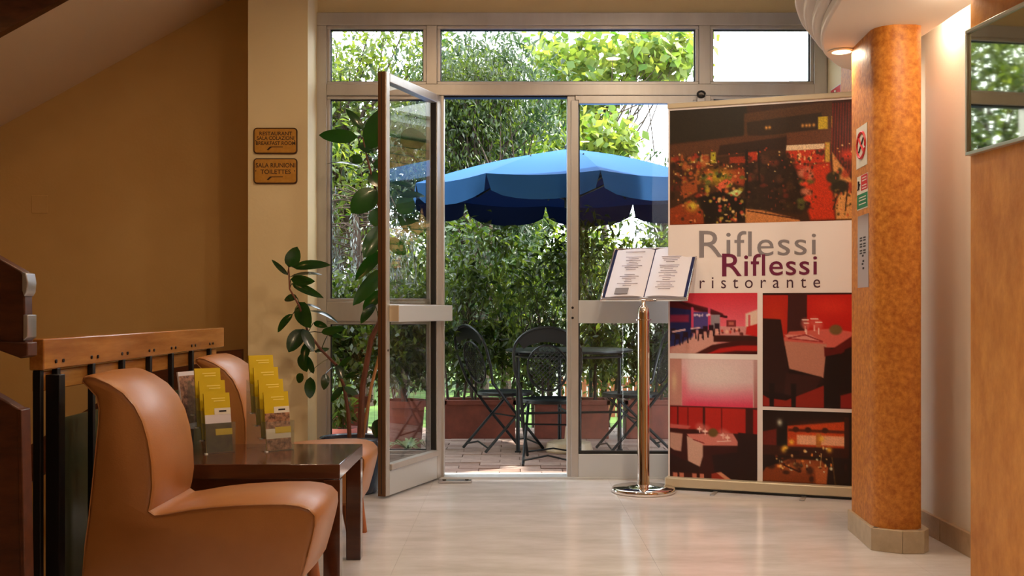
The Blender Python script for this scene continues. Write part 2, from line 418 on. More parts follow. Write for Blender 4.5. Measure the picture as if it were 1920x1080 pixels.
# fixed sashes: thin inner frames with gaskets and panes
def sash(x0, x1, y0, y1, t=6, glass='glass'):
    p = 0.012
    mb = MB()
    X0, X1, Z0, Z1 = wx(x0), wx(x1), wz(y1), wz(y0); q = t / F * Yw
    for b in ((X0, X1, Z1 - q, Z1), (X0, X1, Z0, Z0 + q), (X0, X0 + q, Z0 + q, Z1 - q), (X1 - q, X1, Z0 + q, Z1 - q)):
        mb.box(b[0], b[1], Yw - 0.018, Yw + 0.03, b[2], b[3])
    mb.build('sash', M['alu'], win, bevel=0.002)
    gq = q + 0.005; mg = MB()
    for b in ((X0 + q, X1 - q, Z1 - gq, Z1 - q), (X0 + q, X1 - q, Z0 + q, Z0 + gq), (X0 + q, X0 + gq, Z0 + gq, Z1 - gq), (X1 - gq, X1 - q, Z0 + gq, Z1 - gq)):
        mg.box(b[0], b[1], Yw - 0.002, Yw + 0.02, b[2], b[3])
    mg.build('gasket', M['gasket'], win)
    MB().box(X0 + q + 0.001, X1 - q - 0.001, Yw + 0.008, Yw + 0.012, Z0 + q + 0.001, Z1 - q - 0.001).build('pane', M[glass], win)
sash(614, 800, 50, 160); sash(820, 1309, 50, 160); sash(1330, 1524, 50, 160)
sash(614, 806, 181, 566); sash(614, 806, 602, 850); bar('mid_rail', 614, 806, 566, 602, -0.03); bar('bottom_rail', 614, 806, 850, 893)
sash(1331, 1524, 181, 566); sash(1331, 1524, 602, 850); bar('mid_rail', 1331, 1524, 566, 602, -0.03); bar('bottom_rail', 1331, 1524, 850, 893)
MB().box(wx(594), wx(R_END), Yw - 0.035, Yw + 0.12, -0.004, 0.012).build('threshold', M['alu_light'], win, bevel=0.002)
# padlock-like door closer on the transom
dc = thing('door_catch', 'small dark metal catch on the transom beside the right top pane', 'door catch', px(1314, 182, Yw - 0.05))
MB().box(-0.022, 0.022, -0.01, 0.02, -0.045, 0.0).build('plate', M['steel'], dc, bevel=0.003)
MB().tube([(0.02 * math.cos(a), -0.015, 0.012 + 0.016 * math.sin(a)) for a in np.linspace(0, 2 * PI, 14)[:-1]], 0.006, 8, closed=True).build('ring', M['black_metal'], dc, smooth=True)
MB().lathe([(0.001, 0.0), (0.014, 0.0), (0.014, 0.012), (0.001, 0.012)], 12, (0, -0.012, -0.006)).build('knob', M['black_metal'], dc)

# right leaf (closed)
d2 = bpy.data.objects.new('door_2', None); col.objects.link(d2); d2['kind'] = 'structure'
def dbar(name, x0, x1, y0, y1, m='alu', a=-0.03, b=0.015):
    return MB().box(wx(x0), wx(x1), Yw + a, Yw + b, wz(y1), wz(y0)).build(name, M[m], d2, bevel=0.0025)
dbar('stile', 1070, 1084, 190, 897); dbar('stile', 1298, 1312, 190, 897)
dbar('top_rail', 1084, 1298, 188, 196); dbar('mid_rail', 1084, 1298, 563, 606, 'alu_light', -0.036)
dbar('bottom_rail', 1084, 1298, 850, 896, 'alu_light')
dbar('glazing_bead', 1084, 1298, 845, 850, 'gasket', -0.02)
for (a, b) in ((196, 563), (606, 845)):
    MB().box(wx(1084), wx(1298), Yw - 0.004, Yw, wz(b), wz(a)).build('pane', M['glass'], d2)
    dbar('glazing_bead', 1084, 1087, a, b, 'gasket', -0.012)
for y in (577, 596):
    MB().tube([(wx(1073), Yw - 0.034, wz(y)), (wx(1073), Yw - 0.028, wz(y))], 0.007, 10).build('screw', M['black_metal'], d2)

# open leaf: hinge at (-.374, 5.86), swung towards the camera and to the left
hx, hy = -0.380, 5.835
fx, fy = -0.610, 5.215
dv = Vector((fx - hx, fy - hy, 0)); Lw = dv.length
d1 = bpy.data.objects.new('door_1', None); col.objects.link(d1); d1['kind'] = 'structure'
d1.location = Vector((hx, hy, 0)) * SC; d1.rotation_euler = (0, 0, math.atan2(dv.y, dv.x))
# local x runs from the hinge to the free edge; local +y is the face that looks right
ZT = CAMH + (580 - 181) / F * 5.84; ZB = 0.012
T = 0.046
def leafbar(name, x0, x1, z0, z1, m='alu', a=-T, b=0.0, bev=0.003):
    return MB().box(x0, x1, a, b, z0, z1).build(name, M[m], d1, bevel=bev)
st = 0.062
leafbar('stile', 0, st, ZB, ZT); leafbar('stile', Lw - 0.04, Lw - 0.003, ZB, ZT)
leafbar('edge_strip', Lw - 0.003, Lw + 0.003, ZB, ZT, 'alu_bronze', -T + 0.003, -0.004, 0.001)
leafbar('edge_groove', Lw + 0.003, Lw + 0.0035, ZB + 0.01, ZT - 0.01, 'gasket', -T + 0.02, -T + 0.024, 0)
leafbar('top_rail', st, Lw - 0.04, ZT - 0.045, ZT)
leafbar('bottom_rail', st, Lw - 0.04, ZB, 0.135, 'alu_light'); leafbar('kick_bead', st, Lw - 0.04, 0.135, 0.165, 'alu', -0.03, 0.012)
leafbar('mid_rail', st, Lw - 0.04, 0.86, 0.945)
for (a, b) in ((0.165, 0.86), (0.945, ZT - 0.045)):
    MB().box(st, Lw - 0.04, -0.025, -0.021, a, b).build('pane', M['glass_door'], d1)
    for (u, v) in ((st, st + 0.005), (Lw - 0.050, Lw - 0.04)):
        leafbar('glazing_bead', u, v, a, b, 'gasket' if u == st else 'alu', -0.035, -0.006, 0.001)
MB().box(-0.02, Lw - 0.03, 0.0, 0.055, 0.858, 0.942).build('push_bar', M['alu_light'], d1, bevel=0.004)
MB().box(Lw - 0.034, Lw - 0.029, 0.002, 0.053, 0.862, 0.938).build('push_bar_cap', M['banner_bar'], d1)
for z in (0.25, 1.0, 1.9):
    MB().tube([(-0.008, -0.01, z), (-0.008, -0.01, z + 0.08)], 0.009, 10).build('hinge', M['steel'], d1, smooth=True)
MB().tube([(Lw - 0.02, 0.001, 0.72), (Lw - 0.02, -0.004, 0.72)], 0.006, 10).build('keyhole', M['black'], d1)
# floor stop plate at the hinge
fs = thing('door_floor_plate', 'flat metal stop plate on the floor at the foot of the open door', 'door stop', (-0.30, 5.72, 0), 0.02)
MB().box(-0.09, 0.085, -0.035, 0.035, 0, 0.012).build('plate', M['steel'], fs, bevel=0.003)
for x in (-0.06, 0.06): MB().tube([(x, 0, 0.012), (x, 0, 0.016)], 0.01, 12).build('screw', M['screw'], fs)

# ------------------------------------------------------------------ lamps of the room
for i, (x, y, p) in enumerate(DOWNLIGHTS):
    t = thing('downlight', 'round recessed ceiling downlight ' + ['above the coffee table', 'above the menu stand', 'above the near lounge chair', 'by the framed glass', 'left behind the viewer', 'right behind the viewer'][i], 'downlight', (x, y, 2.66), 0, 'ceiling downlights over the lobby')
    MB().lathe([(0.05, -0.001), (0.075, -0.001), (0.078, -0.008), (0.055, -0.01), (0.05, -0.001)], 24).build('trim_ring', M['white_trim'], t, smooth=True)
    MB().lathe([(0.001, -0.0008), (0.05, -0.0008), (0.05, -0.0025), (0.001, -0.0025)], 20).build('lens', M['lamp'], t)
t = thing('recessed_spotlight', 'small lit spotlight set in the white curved ceiling beside the column', 'spotlight', (1.375, 4.49, 2.0))
MB().lathe([(0.036, -0.001), (0.055, -0.001), (0.057, -0.006), (0.04, -0.008), (0.036, -0.001)], 28).build('trim_ring', M['white_trim'], t, smooth=True)
MB().lathe([(0.001, -0.001), (0.034, -0.001), (0.030, -0.009), (0.001, -0.011)], 20).build('lens', M['lamp'], t, smooth=True)

# ------------------------------------------------------------------ lounge chairs
def make_armchair(label):
    Y0 = 2.98
    pts = [(151, 716), (155, 706), (166, 703), (180, 706), (205, 717), (232, 735), (254, 760), (269, 790), (279, 825), (286, 870), (288, 915),
           (284, 944), (280, 958), (290, 964), (311, 961), (356, 953), (400, 948), (444, 945), (490, 943), (533, 943), (560, 946), (580, 953), (592, 966),
           (593, 985), (588, 1010), (579, 1045), (567, 1086), (151, 1088), (156, 1020), (162, 978), (169, 911), (176, 844), (181, 795), (182, 765), (177, 744), (162, 728)]
    cx = -0.87
    poly = [((x - 960) / F * Y0 - cx, CAMH - (y - 580) / F * Y0) for x, y in pts]
    t = thing('lounge_chair', label, 'armchair', (cx, 3.175, 0), 0)
    w2 = 0.195
    # body: cross-sections along the width, the rim sections slightly inset so the edges are soft
    n = len(poly)
    c = Vector((sum(p[0] for p in poly) / n, sum(p[1] for p in poly) / n))
    mb = MB(); secs = [(-w2, 0.016), (-w2 + 0.004, 0.006), (-w2 + 0.014, 0.0), (0, -0.004), (w2 - 0.014, 0.0), (w2 - 0.004, 0.006), (w2, 0.016)]
    def inset(d):
        out = []
        for i in range(n):
            a, b, e = Vector(poly[i - 1]), Vector(poly[i]), Vector(poly[(i + 1) % n])
            t1 = (b - a).normalized(); t2 = (e - b).normalized(); tt = (t1 + t2).normalized()
            nr = Vector((tt.y, -tt.x)); out.append(Vector(b) + nr * d)
        return out
    for (y, d) in secs:
        mb.v += [(p.x, y, p.y) for p in inset(d)]
    for s in range(len(secs) - 1):
        for i in range(n):
            a = s * n; b = a + n
            mb.f.append((a + i, a + (i + 1) % n, b + (i + 1) % n, b + i)); mb.mi.append(0)
    mb.f.append(tuple(range(n))[::-1]); mb.f.append(tuple(range((len(secs) - 1) * n, len(secs) * n))); mb.mi += [0, 0]
    body = mb.build('upholstered_body', M['leather'], t, smooth=True, angle=60)
    for (y, d) in ((-w2 + 0.002, 0.004), (w2 - 0.002, 0.004)):
        ip = inset(d + 0.0005); MB().tube([(p.x, y, p.y) for p in ip], 0.0018, 5, closed=True).build('piping', M['leather'], body, smooth=True)
    for (sx, sy) in ((1, -1), (1, 1), (-1, -1), (-1, 1)):
        x0 = 0.24 if sx > 0 else -0.27
        MB().tube([(x0, sy * 0.13, 0.215), (x0 + sx * 0.035, sy * 0.155, 0.0)], [0.026, 0.013], 14).build('leg', M['leg_wood'], t, smooth=True)
    return t
ch1 = make_armchair('tan leather lounge chair nearest the camera, in front of the coffee table')
ch2 = copy_tree(ch1); ch2.location = Vector((-0.885, 4.285, 0)) * SC
ch2['label'] = 'tan leather lounge chair behind the coffee table, next to the potted rubber plant'
for c_ in (ch1, ch2): c_['group'] = 'curved tan lounge chairs'

# ------------------------------------------------------------------ coffee table
ct = thing('coffee_table', 'low dark brown wooden table between the two tan lounge chairs', 'coffee table', (-0.86, 3.735, 0))
X0, X1, Y0_, Y1_ = -0.305, 0.305, -0.265, 0.265
MB().box(X0, X1, Y0_, Y1_, 0.372, 0.42).build('tabletop', M['dark_wood'], ct, bevel=0.003)
for ya in (Y0_ + 0.02, Y1_ - 0.035): MB().box(X0 + 0.02, X1 - 0.02, ya, ya + 0.015, 0.32, 0.372).build('apron', M['dark_wood'], ct)
for sx in (0, 1):
    for sy in (0, 1):
        x = X0 if sx == 0 else X1 - 0.054; y = Y0_ if sy == 0 else Y1_ - 0.054
        MB().box(x, x + 0.054, y, y + 0.054, 0, 0.371).build('leg', M['dark_wood'], ct, bevel=0.003)

# ------------------------------------------------------------------ leaflet holders and leaflets
def text_obj(name, s, m, size, parent, loc, rot, sx=1.0, spacing=1.0, align='CENTER', depth=0.0004, bold=0):
    cu = bpy.data.curves.new(name, 'FONT'); cu.body = s; cu.size = size * SC; cu.align_x = align; cu.align_y = 'CENTER'
    cu.space_character = spacing; cu.extrude = depth; cu.offset = bold; cu.resolution_u = 4
    o = bpy.data.objects.new(name + '_src', cu); col.objects.link(o)
    dg = bpy.context.evaluated_depsgraph_get(); me = bpy.data.meshes.new_from_object(o.evaluated_get(dg))
    bpy.data.objects.remove(o); bpy.data.curves.remove(cu)
    me.name = name
    me.materials.clear(); me.materials.append(m)
    r = bpy.data.objects.new(name, me); col.objects.link(r); r.parent = parent
    r.location = Vector(loc) * SC; r.rotation_euler = rot; r.scale = (sx, 1, 1)
    return r

def leaflet(label, loc, rz, style, group):
    t = thing('leaflet', label, 'leaflet', loc, rz, group)
    tilt = Matrix.Rotation(math.radians(-8), 4, 'X')
    def bx(name, b, m):
        mb = MB().box(*b, M=tilt); return mb.build(name, m, t)
    bx('card', (-0.048, 0.048, 0.0, 0.006, 0, 0.205), M['yellow'] if style != 'white' else M['leaflet_white'])
    if style == 'white':
        bx('printed_picture', (-0.046, 0.046, -0.0008, 0, 0.02, 0.19), M['photo_brown']); return t
    bx('heading_line', (-0.02, 0.03, -0.0006, 0, 0.185, 0.188), M['yellow_ink'])
    bx('heading_line', (-0.012, 0.03, -0.0006, 0, 0.176, 0.179), M['yellow_ink'])
    if style in ('land', 'town'):
        bx('white_tab', (-0.012, 0.048, -0.0012, 0, 0.13, 0.152), M['sign_white'])
        bx('tab_lettering', (0.005, 0.032, -0.0016, -0.0011, 0.138, 0.144), M['black'])
        if style == 'land':
            bx('pale_band', (-0.048, 0.048, -0.0008, 0, 0.10, 0.13), M['leaflet_white'])
            bx('printed_picture', (-0.048, 0.048, -0.0008, 0, 0.0, 0.10), M['photo_dark'])
        else:
            bx('printed_picture', (-0.048, 0.048, -0.0008, 0, 0.075, 0.13), M['photo_brown'])
            bx('pale_band', (-0.048, 0.048, -0.0009, 0, 0.04, 0.075), M['sign_white'])
            bx('printed_picture', (-0.048, 0.048, -0.0008, 0, 0.0, 0.04), M['photo_brown'])
        bx('yellow_tab', (-0.012, 0.05, -0.0016, 0, 0.058, 0.080), M['yellow'])
    return t

def holder(label, loc, rz, styles, which):
    t = thing('leaflet_holder', label, 'leaflet holder', loc, rz, 'acrylic leaflet holders')
    W2 = 0.053; step = 0.038; rise = 0.042
    c, s = math.cos(rz), math.sin(rz)
    for k in range(4):
        y = k * step; z = k * rise
        MB().box(-W2, W2, y, y + 0.0025, z, z + 0.105).build('pocket_front', M['acrylic'], t)
        MB().box(-W2, W2, y + 0.003, y + step, z, z + 0.003).build('pocket_floor', M['acrylic'], t)
        st_ = styles[k]
        if st_:
            lx, ly = 0.0, y + 0.006
            leaflet(which[k], (loc[0] + c * lx - s * ly, loc[1] + s * lx + c * ly, loc[2] + z + 0.004), rz, st_, 'leaflets in the acrylic holders')
    side = []
    prof = [(0, 0), (4 * step, 0), (4 * step, 3 * rise + 0.12), (3 * step, 3 * rise + 0.105)]
    for k in (3, 2, 1):
        prof += [(k * step, k * rise), ((k - 1) * step + 0.001, k * rise)] if False else [(k * step, (k - 1) * rise + 0.105), ((k - 1) * step, (k - 1) * rise + 0.105)]
    for x in (-W2 - 0.0025, W2):
        MB().prism(prof, x, x + 0.0025, axis='x').build('side_panel', M['acrylic'], t)
    MB().box(-W2, W2, 4 * step, 4 * step + 0.003, 0, 3 * rise + 0.12).build('back_panel', M['acrylic'], t)
    for k in range(4):
        MB().box(-W2 - 0.003, -W2 + 0.006, k * step - 0.001, k * step + 0.012, k * rise - 0.001, k * rise + 0.003).build('pocket_edge', M['white'], t)
    return t
rzh = math.radians(40)
holder('clear acrylic leaflet holder at the left of the coffee table, nearer the front chair', (-1.012, 3.74, 0.42), rzh,
       ['land', 'plain', 'plain', None],
       ['yellow leaflet with dark landscape picture, front pocket of the left holder', 'yellow leaflet in the second pocket of the left holder',
        'topmost yellow leaflet of the left holder', 'pale leaflet in the rear pocket of the left holder'])
holder('clear acrylic leaflet holder at the right of the coffee table, with four yellow leaflets', (-0.818, 3.80, 0.42), rzh,
       ['town', 'plain', 'plain', 'plain'],
       ['yellow leaflet with town street pictures, front pocket of the right holder', 'yellow leaflet in the second pocket of the right holder',
        'yellow leaflet in the third pocket of the right holder', 'topmost yellow leaflet of the right holder, in its rear pocket'])
lf = leaflet('pale folded leaflet leaning out at the far left of the left holder', (-1.138, 3.84, 0.495), math.radians(70), 'white', 'leaflets in the acrylic holders')

# ------------------------------------------------------------------ stair railing
rl = thing('stair_railing', 'varnished wooden railing with dark metal balusters at the stair opening', 'railing')
MB().box(-1.342, -1.30, 2.99, 4.86, 0.750, 0.838).build('top_rail', M['rail_wood'], rl, bevel=0.004)
MB().box(-1.338, -1.318, 3.0, 4.80, 0.690, 0.745).build('lower_rail', M['rail_wood'], rl, bevel=0.003)
for k, y in enumerate((3.09, 3.35, 3.61, 3.88, 4.13, 4.39, 4.65)):
    MB().box(-1.317, -1.300, y - 0.011, y + 0.011, -0.12, 0.752).build('baluster', M['black_metal'], rl, bevel=0.002)
    for dy in (-0.025, 0.025):
        MB().tube([(-1.301, y + dy, 0.772), (-1.296, y + dy, 0.772)], 0.0055, 8).build('screw', M['screw'], rl)
MB().box(-1.332, -1.310, 2.99, 3.012, -0.12, 0.750).build('end_post', M['black_metal'], rl, bevel=0.002)
MB().box(-1.318, -1.278, 3.04, 3.08, -0.12, 0.735).build('end_post', M['black_metal'], rl, bevel=0.002)
gp = finish(MB().box(-1.352, -1.346, 3.14, 4.80, -0.10, 0.595).build('infill_panel', M['smoked'], rl), None)

# stair banister pieces at the far left foreground
bn = thing('stair_banister', 'dark wooden banister end with metal strips at the far left', 'banister')
def ext(name, pts, Y, th, m, parent, bevel=0.004):
    return MB().prism(ppoly(pts, Y), Y, Y + th, axis='y').build(name, m, parent, bevel=bevel)
ext('banister_board', [(-330, 300), (0, 485), (40, 508), (45, 516), (48, 660), (40, 671), (0, 655), (-330, 560)], 2.62, 0.045, M['stair_wood'], bn)
ext('metal_strip', [(41, 510), (49, 512), (52, 530), (50, 548), (45, 556), (41, 545)], 2.612, 0.05, M['steel'], bn, 0.002)
ext('metal_strip', [(43, 590), (52, 590), (52, 632), (43, 640)], 2.612, 0.05, M['steel'], bn, 0.002)
ext('lower_moulding', [(-330, 520), (0, 640), (52, 642), (52, 668), (38, 672), (0, 658), (-330, 552)], 2.608, 0.054, M['stair_wood'], bn, 0.003)
pn = thing('stair_side_panel', 'dark wood grained stair panel at the lower left corner', 'stair panel')
ext('panel', [(-330, 560), (0, 745), (38, 768), (44, 900), (50, 1400), (-330, 1400)], 2.58, 0.04, M['stair_wood'], pn)
ext('panel_edge', [(32, 766), (40, 769), (53, 1400), (44, 1400)], 2.575, 0.05, M['stair_wood'], pn, 0.002)

# faint blank cover plate on the left wall
cvp = px(75, 383, 5.98)
t = thing('cover_plate', 'faint square blank cover plate painted into the ochre wall', 'cover plate', (cvp[0], 5.98, cvp[2]))
MB().box(-0.045, 0.045, -0.004, 0, -0.05, 0.05).build('plate', M['wall_ochre'], t, bevel=0.002)
MB().tube([(0, -0.005, 0), (0, -0.003, 0)], 0.004, 8).build('screw', M['wall_ochre'], t)

# ------------------------------------------------------------------ brass plaques on the pier
def plaque(y0, y1, lines, label, size, arrow_y):
    x0, x1 = 476, 558; Y = 5.57
    a = px(x0, y1, Y); b = px(x1, y0, Y); cx, cz = (a[0] + b[0]) / 2, (a[2] + b[2]) / 2; hw, hh = (b[0] - a[0]) / 2, (b[2] - a[2]) / 2
    t = thing('wall_plaque', label, 'sign', (cx, Y, cz), 0, 'brass plaques on the pier')
    def rr(w_, h_, r, k=5):
        out = []
        for (sx, sy, a0) in ((1, 1, 0), (-1, 1, 90), (-1, -1, 180), (1, -1, 270)):
            for j in range(k + 1):
                an = math.radians(a0 + 90 * j / k); out.append((sx * (w_ - r) + r * math.cos(an), sy * (h_ - r) + r * math.sin(an)))
        return out
    MB().prism(rr(hw, hh, 0.018), -0.008, 0, axis='y').build('border', M['brass_dark'], t)
    MB().prism(rr(hw - 0.006, hh - 0.006, 0.013), -0.012, -0.008, axis='y').build('plate', M['brass'], t, bevel=0.001)
    for (s, py, sx) in lines:
        z = CAMH - (py - 580) / F * Y - cz
        text_obj('lettering', s, M['ink'], size, t, (0.002, -0.0122, z), (PI / 2, 0, 0), sx=sx, depth=0.0003, bold=0.0004)
    za = CAMH - (arrow_y - 580) / F * Y - cz
    MB().box(-0.025, 0.04, -0.0128, -0.012, za + 0.006, za + 0.0095).prism([(-0.028, za + 0.0095), (-0.018, za + 0.006), (-0.036, za - 0.010), (-0.044, za - 0.007)][::-1], -0.0128, -0.012, axis='y').build('arrow', M['ink'], t)
    for sx in (-1, 1): MB().tube([(sx * (hw - 0.013), -0.0125, 0), (sx * (hw - 0.013), -0.0115, 0)], 0.003, 8).build('screw', M['ink'], t)
    return t
plaque(240, 289, [('RESTAURANT', 251.5, 1.02), ('SALA COLAZIONI', 260, 0.90), ('BREAKFAST ROOM', 269.5, 0.90)], 'upper brass plaque reading restaurant, sala colazioni, breakfast room', 0.027, 279)
plaque(297, 345, [('SALA RIUNIONI', 311, 0.92), ('TOILETTES', 323, 1.02)], 'lower brass plaque reading sala riunioni, toilettes', 0.032, 335)

# ------------------------------------------------------------------ framed glass on the near orange wall
wd = Vector((1.832 - 1.513, 0.0 - 3.55, 0)).normalized()
fr = thing('wall_mirror', 'large silver framed glass on the orange wall, reflecting the garden', 'mirror', (1.513, 3.55, 0), math.atan2(wd.y, wd.x))
# local x along the wall towards the camera, local -y into the room? room side is +/-: wall normal
FZ0, FZ1, FL = 1.425, 1.838, 1.05
sgn = -1
MB().box(0.012, FL - 0.012, sgn * 0.012, sgn * 0.006, FZ0 + 0.012, FZ1 - 0.012).build('glass', M['mirror'], fr)
MB().box(0, FL, sgn * 0.006, 0, FZ0, FZ1).build('backing', M['silver'], fr)
for b in ((0, FL, FZ0, FZ0 + 0.012), (0, FL, FZ1 - 0.012, FZ1), (0, 0.012, FZ0 + 0.012, FZ1 - 0.012), (FL - 0.012, FL, FZ0 + 0.012, FZ1 - 0.012)):
    MB().box(b[0], b[1], sgn * 0.02, sgn * 0.006, b[2], b[3]).build('frame_strip', M['silver'], fr, bevel=0.002)

# ------------------------------------------------------------------ signs on the column's left facet
fa = Vector((1.411, 4.47, 0)); fb = Vector((1.388, 4.17, 0)); fd = (fb - fa).normalized(); f_ang = math.atan2(fd.y, fd.x)
def col_sign(name, label, x0, x1, y0, y1):
    # along the facet: parameter from px
    def sol(x):
        k = (x - 960) / F; return (k * fa.y - fa.x) / (fd.x - k * fd.y)
    s0, s1 = sol(x0), sol(x1); sm = (s0 + s1) / 2; P = fa + fd * sm
    z1 = CAMH - (y0 - 580) / F * P.y; z0 = CAMH - (y1 - 580) / F * P.y
    t = thing(name, label, 'sign', (P.x, P.y, (z0 + z1) / 2), f_ang)
    return t, abs(s1 - s0) / 2, (z1 - z0) / 2
# in these frames local x runs towards the camera (left to right as read), local -y points into the room
t, hw, hh = col_sign('no_smoking_sign', 'white no smoking sign with red ring on the column', 1607, 1627, 236, 313)
MB().box(-hw, hw, -0.003, 0, -hh, hh).build('plate', M['sign_white'], t)
rr_ = min(hw * 0.85, hh * 0.8)
MB().tube([(rr_ * math.cos(a), -0.004, 0.005 + hh * 0.62 * math.sin(a)) for a in np.linspace(0, 2 * PI, 33)[:-1]], 0.006, 6, closed=True).build('ring', M['red'], t)
MB().tube([(-rr_ * 0.7, -0.004, 0.005 + hh * 0.43), (rr_ * 0.7, -0.004, 0.005 - hh * 0.43)], 0.005, 6).build('slash', M['red'], t)
MB().tube([(-rr_ * 0.6, -0.0035, -0.02), (rr_ * 0.55, -0.0035, 0.03)], 0.004, 6).build('cigarette', M['black'], t)
t, hw, hh = col_sign('safety_sign', 'red over green safety notice on the column, below the no smoking sign', 1608, 1628, 328, 392)
MB().box(-hw, hw, -0.002, 0, -hh, hh).build('plate', M['sign_white'], t)
MB().box(-hw * 0.2, hw * 0.96, -0.003, -0.002, 0.006, hh * 0.96).build('red_field', M['red'], t)
MB().box(-hw * 0.96, hw * 0.96, -0.003, -0.002, -hh * 0.93, -0.006).build('green_field', M['green'], t)
for z in (0.07, 0.055, 0.03, 0.015): MB().box(0, hw * 0.8, -0.0034, -0.003, z * hh / 0.09, z * hh / 0.09 + 0.004).build('text_line', M['sign_white'], t)
for z in (-0.03, -0.045, -0.065): MB().box(-hw * 0.6, hw * 0.7, -0.0034, -0.003, z * hh / 0.09, z * hh / 0.09 + 0.004).build('text_line', M['sign_white'], t)
MB().tube([(-hw * 0.6, -0.0035, hh * 0.2), (-hw * 0.6, -0.0035, hh * 0.7)], 0.005, 6).tube([(-hw * 0.8, -0.0035, hh * 0.2), (-hw * 0.4, -0.0035, hh * 0.5)], 0.003, 6).build('running_figure', M['black'], t)
t, hw, hh = col_sign('metal_notice', 'tall grey metal notice with small text on the column', 1609, 1629, 403, 539)
MB().box(-hw, hw, -0.002, 0, -hh, hh).build('plate', M['steel'], t)
for cx_ in (-0.35, 0.3):
    for z in (0.35, 0.28, 0.18, 0.11, 0.0, -0.07):
        MB().box(hw * (cx_ - 0.22), hw * (cx_ + 0.22), -0.0026, -0.002, hh * z, hh * z + 0.006).build('text_line', M['black'], t)
for (cx_, z) in ((0.0, -0.15), (0.1, -0.3), (-0.05, -0.38), (0.1, -0.5)):
    MB().box(hw * (cx_ - 0.15), hw * (cx_ + 0.15), -0.0026, -0.002, hh * z, hh * z + 0.008).build('symbol', M['black'], t)
# red emergency sign on the far right wall
sp = px(1557, 168, 5.62)
t = thing('emergency_sign', 'small red and white emergency sign high on the cream wall behind the banner', 'sign', (1.712, 5.68, CAMH + 400 / F * 5.68), 0)
MB().box(-0.003, 0, -0.09, 0.09, -0.07, 0.05).build('plate', M['red'], t)
MB().box(-0.004, -0.003, -0.085, 0.085, 0.045, 0.05).box(-0.004, -0.003, -0.09, -0.085, -0.07, 0.05).build('white_edge', M['sign_white'], t)
MB().tube([(-0.004, -0.02, -0.04), (-0.004, 0.0, 0.0), (-0.004, 0.03, -0.04)], 0.006, 5).tube([(-0.004, 0, 0), (-0.004, 0.0, 0.03)], 0.008, 5).tube([(-0.004, -0.04, 0.01), (-0.004, 0.04, 0.01)], 0.005, 5).build('running_figure', M['sign_white'], t)

# ------------------------------------------------------------------ menu stand
ms = thing('menu_stand', 'polished chrome pole stand with round base holding the open menu', 'menu stand', (0.662, 5.42, 0))
MB().lathe([(0.001, 0), (0.156, 0), (0.160, 0.004), (0.160, 0.018), (0.154, 0.026), (0.09, 0.032), (0.04, 0.036), (0.033, 0.04)], 48).build('base', M['chrome'], ms, smooth=True, angle=50)
MB().lathe([(0.033, 0.036), (0.032, 0.05), (0.0305, 0.06), (0.0305, 0.866)], 32).build('pole', M['chrome'], ms, smooth=True)
MB().lathe([(0.0305, 0.864), (0.041, 0.865), (0.041, 0.869), (0.0305, 0.871), (0.030, 0.90), (0.026, 0.925), (0.016, 0.94), (0.012, 0.946), (0.0105, 0.975)], 32).build('collar_and_cap', M['chrome'], ms, smooth=True)
b_ = math.radians(24)
FOLD = thing('menu_folder', 'open navy menu folder with two printed pages on the chrome stand', 'menu', (0.662, 5.42, 0.972), -b_)
tl = math.radians(40)    # lean back from the vertical
R_ = Matrix.Rotation(-tl, 4, 'X')       # local: x width, y back, z up along the board before leaning
HWm, HL = 0.222, 0.345
def fbox(name, b, m, par=FOLD, bevel=0.001):
    return MB().box(*b, M=R_).build(name, m, par, bevel=bevel)
offx = 0.008
fbox('frame', (-HWm, HWm, 0.0, 0.006, 0.0, HL), M['navy'])
fr_ = 0.012
for b in ((-HWm, HWm, -0.008, 0.006, -0.012, 0.006), (-HWm, HWm, -0.006, 0.006, HL - 0.004, HL + 0.006), (-HWm - 0.008, -HWm + 0.002, -0.006, 0.006, -0.012, HL + 0.006), (HWm - 0.002, HWm + 0.008, -0.006, 0.006, -0.012, HL + 0.006)):
    fbox('frame_rail', b, M['chrome'], bevel=0.003)
for s in (-1, 1):
    mb = MB(); K = 8; top = []
    for i in range(K + 1):
        u = i / K; x = s * (0.003 + u * (HWm - 0.02)); hgt = 0.006 + 0.012 * math.sin(PI * min(1, u * 1.15)) ** 0.8 * (1 - u * 0.5) if i else 0.002
        top.append((x, -hgt))
    poly = top + [(s * (HWm - 0.017), -0.0005), (s * 0.003, -0.0005)]
    mb.v = [tuple(R_ @ Vector((x, y, z))) for z in (0.010, HL - 0.010) for (x, y) in poly]
    n = len(poly); mb.f = [(i, (i + 1) % n, (i + 1) % n + n, i + n) for i in range(n)] + [tuple(range(n))[::-1], tuple(range(n, 2 * n))]; mb.mi = [0] * len(mb.f)
    pg = mb.build('page', M['paper'], FOLD, smooth=True, angle=40)
    lines = MB(); rr2 = random.Random(3 + s)
    for k in range(22):
        z = HL - 0.035 - k * 0.0122
        if rr2.random() < 0.18 or (s < 0 and z < 0.07 and k > 18): continue
        wl = rr2.uniform(0.03, 0.11); xc = s * 0.1
        x0 = xc - wl / 2; x1 = xc + wl / 2
        u = abs(xc) / (HWm - 0.02); hgt = 0.019
        lines.box(x0, x1, -hgt, -hgt + 0.004, z, z + 0.0018, M=R_)
    lines.build('text_lines', M['paper_ink'], pg)
fbox('page_picture', (-0.155, -0.085, -0.0195, -0.016, 0.02, 0.06), M['grey_ink'])
fbox('cover_margin', (HWm - 0.017, HWm - 0.003, -0.004, 0, 0.01, HL - 0.01), M['navy'])

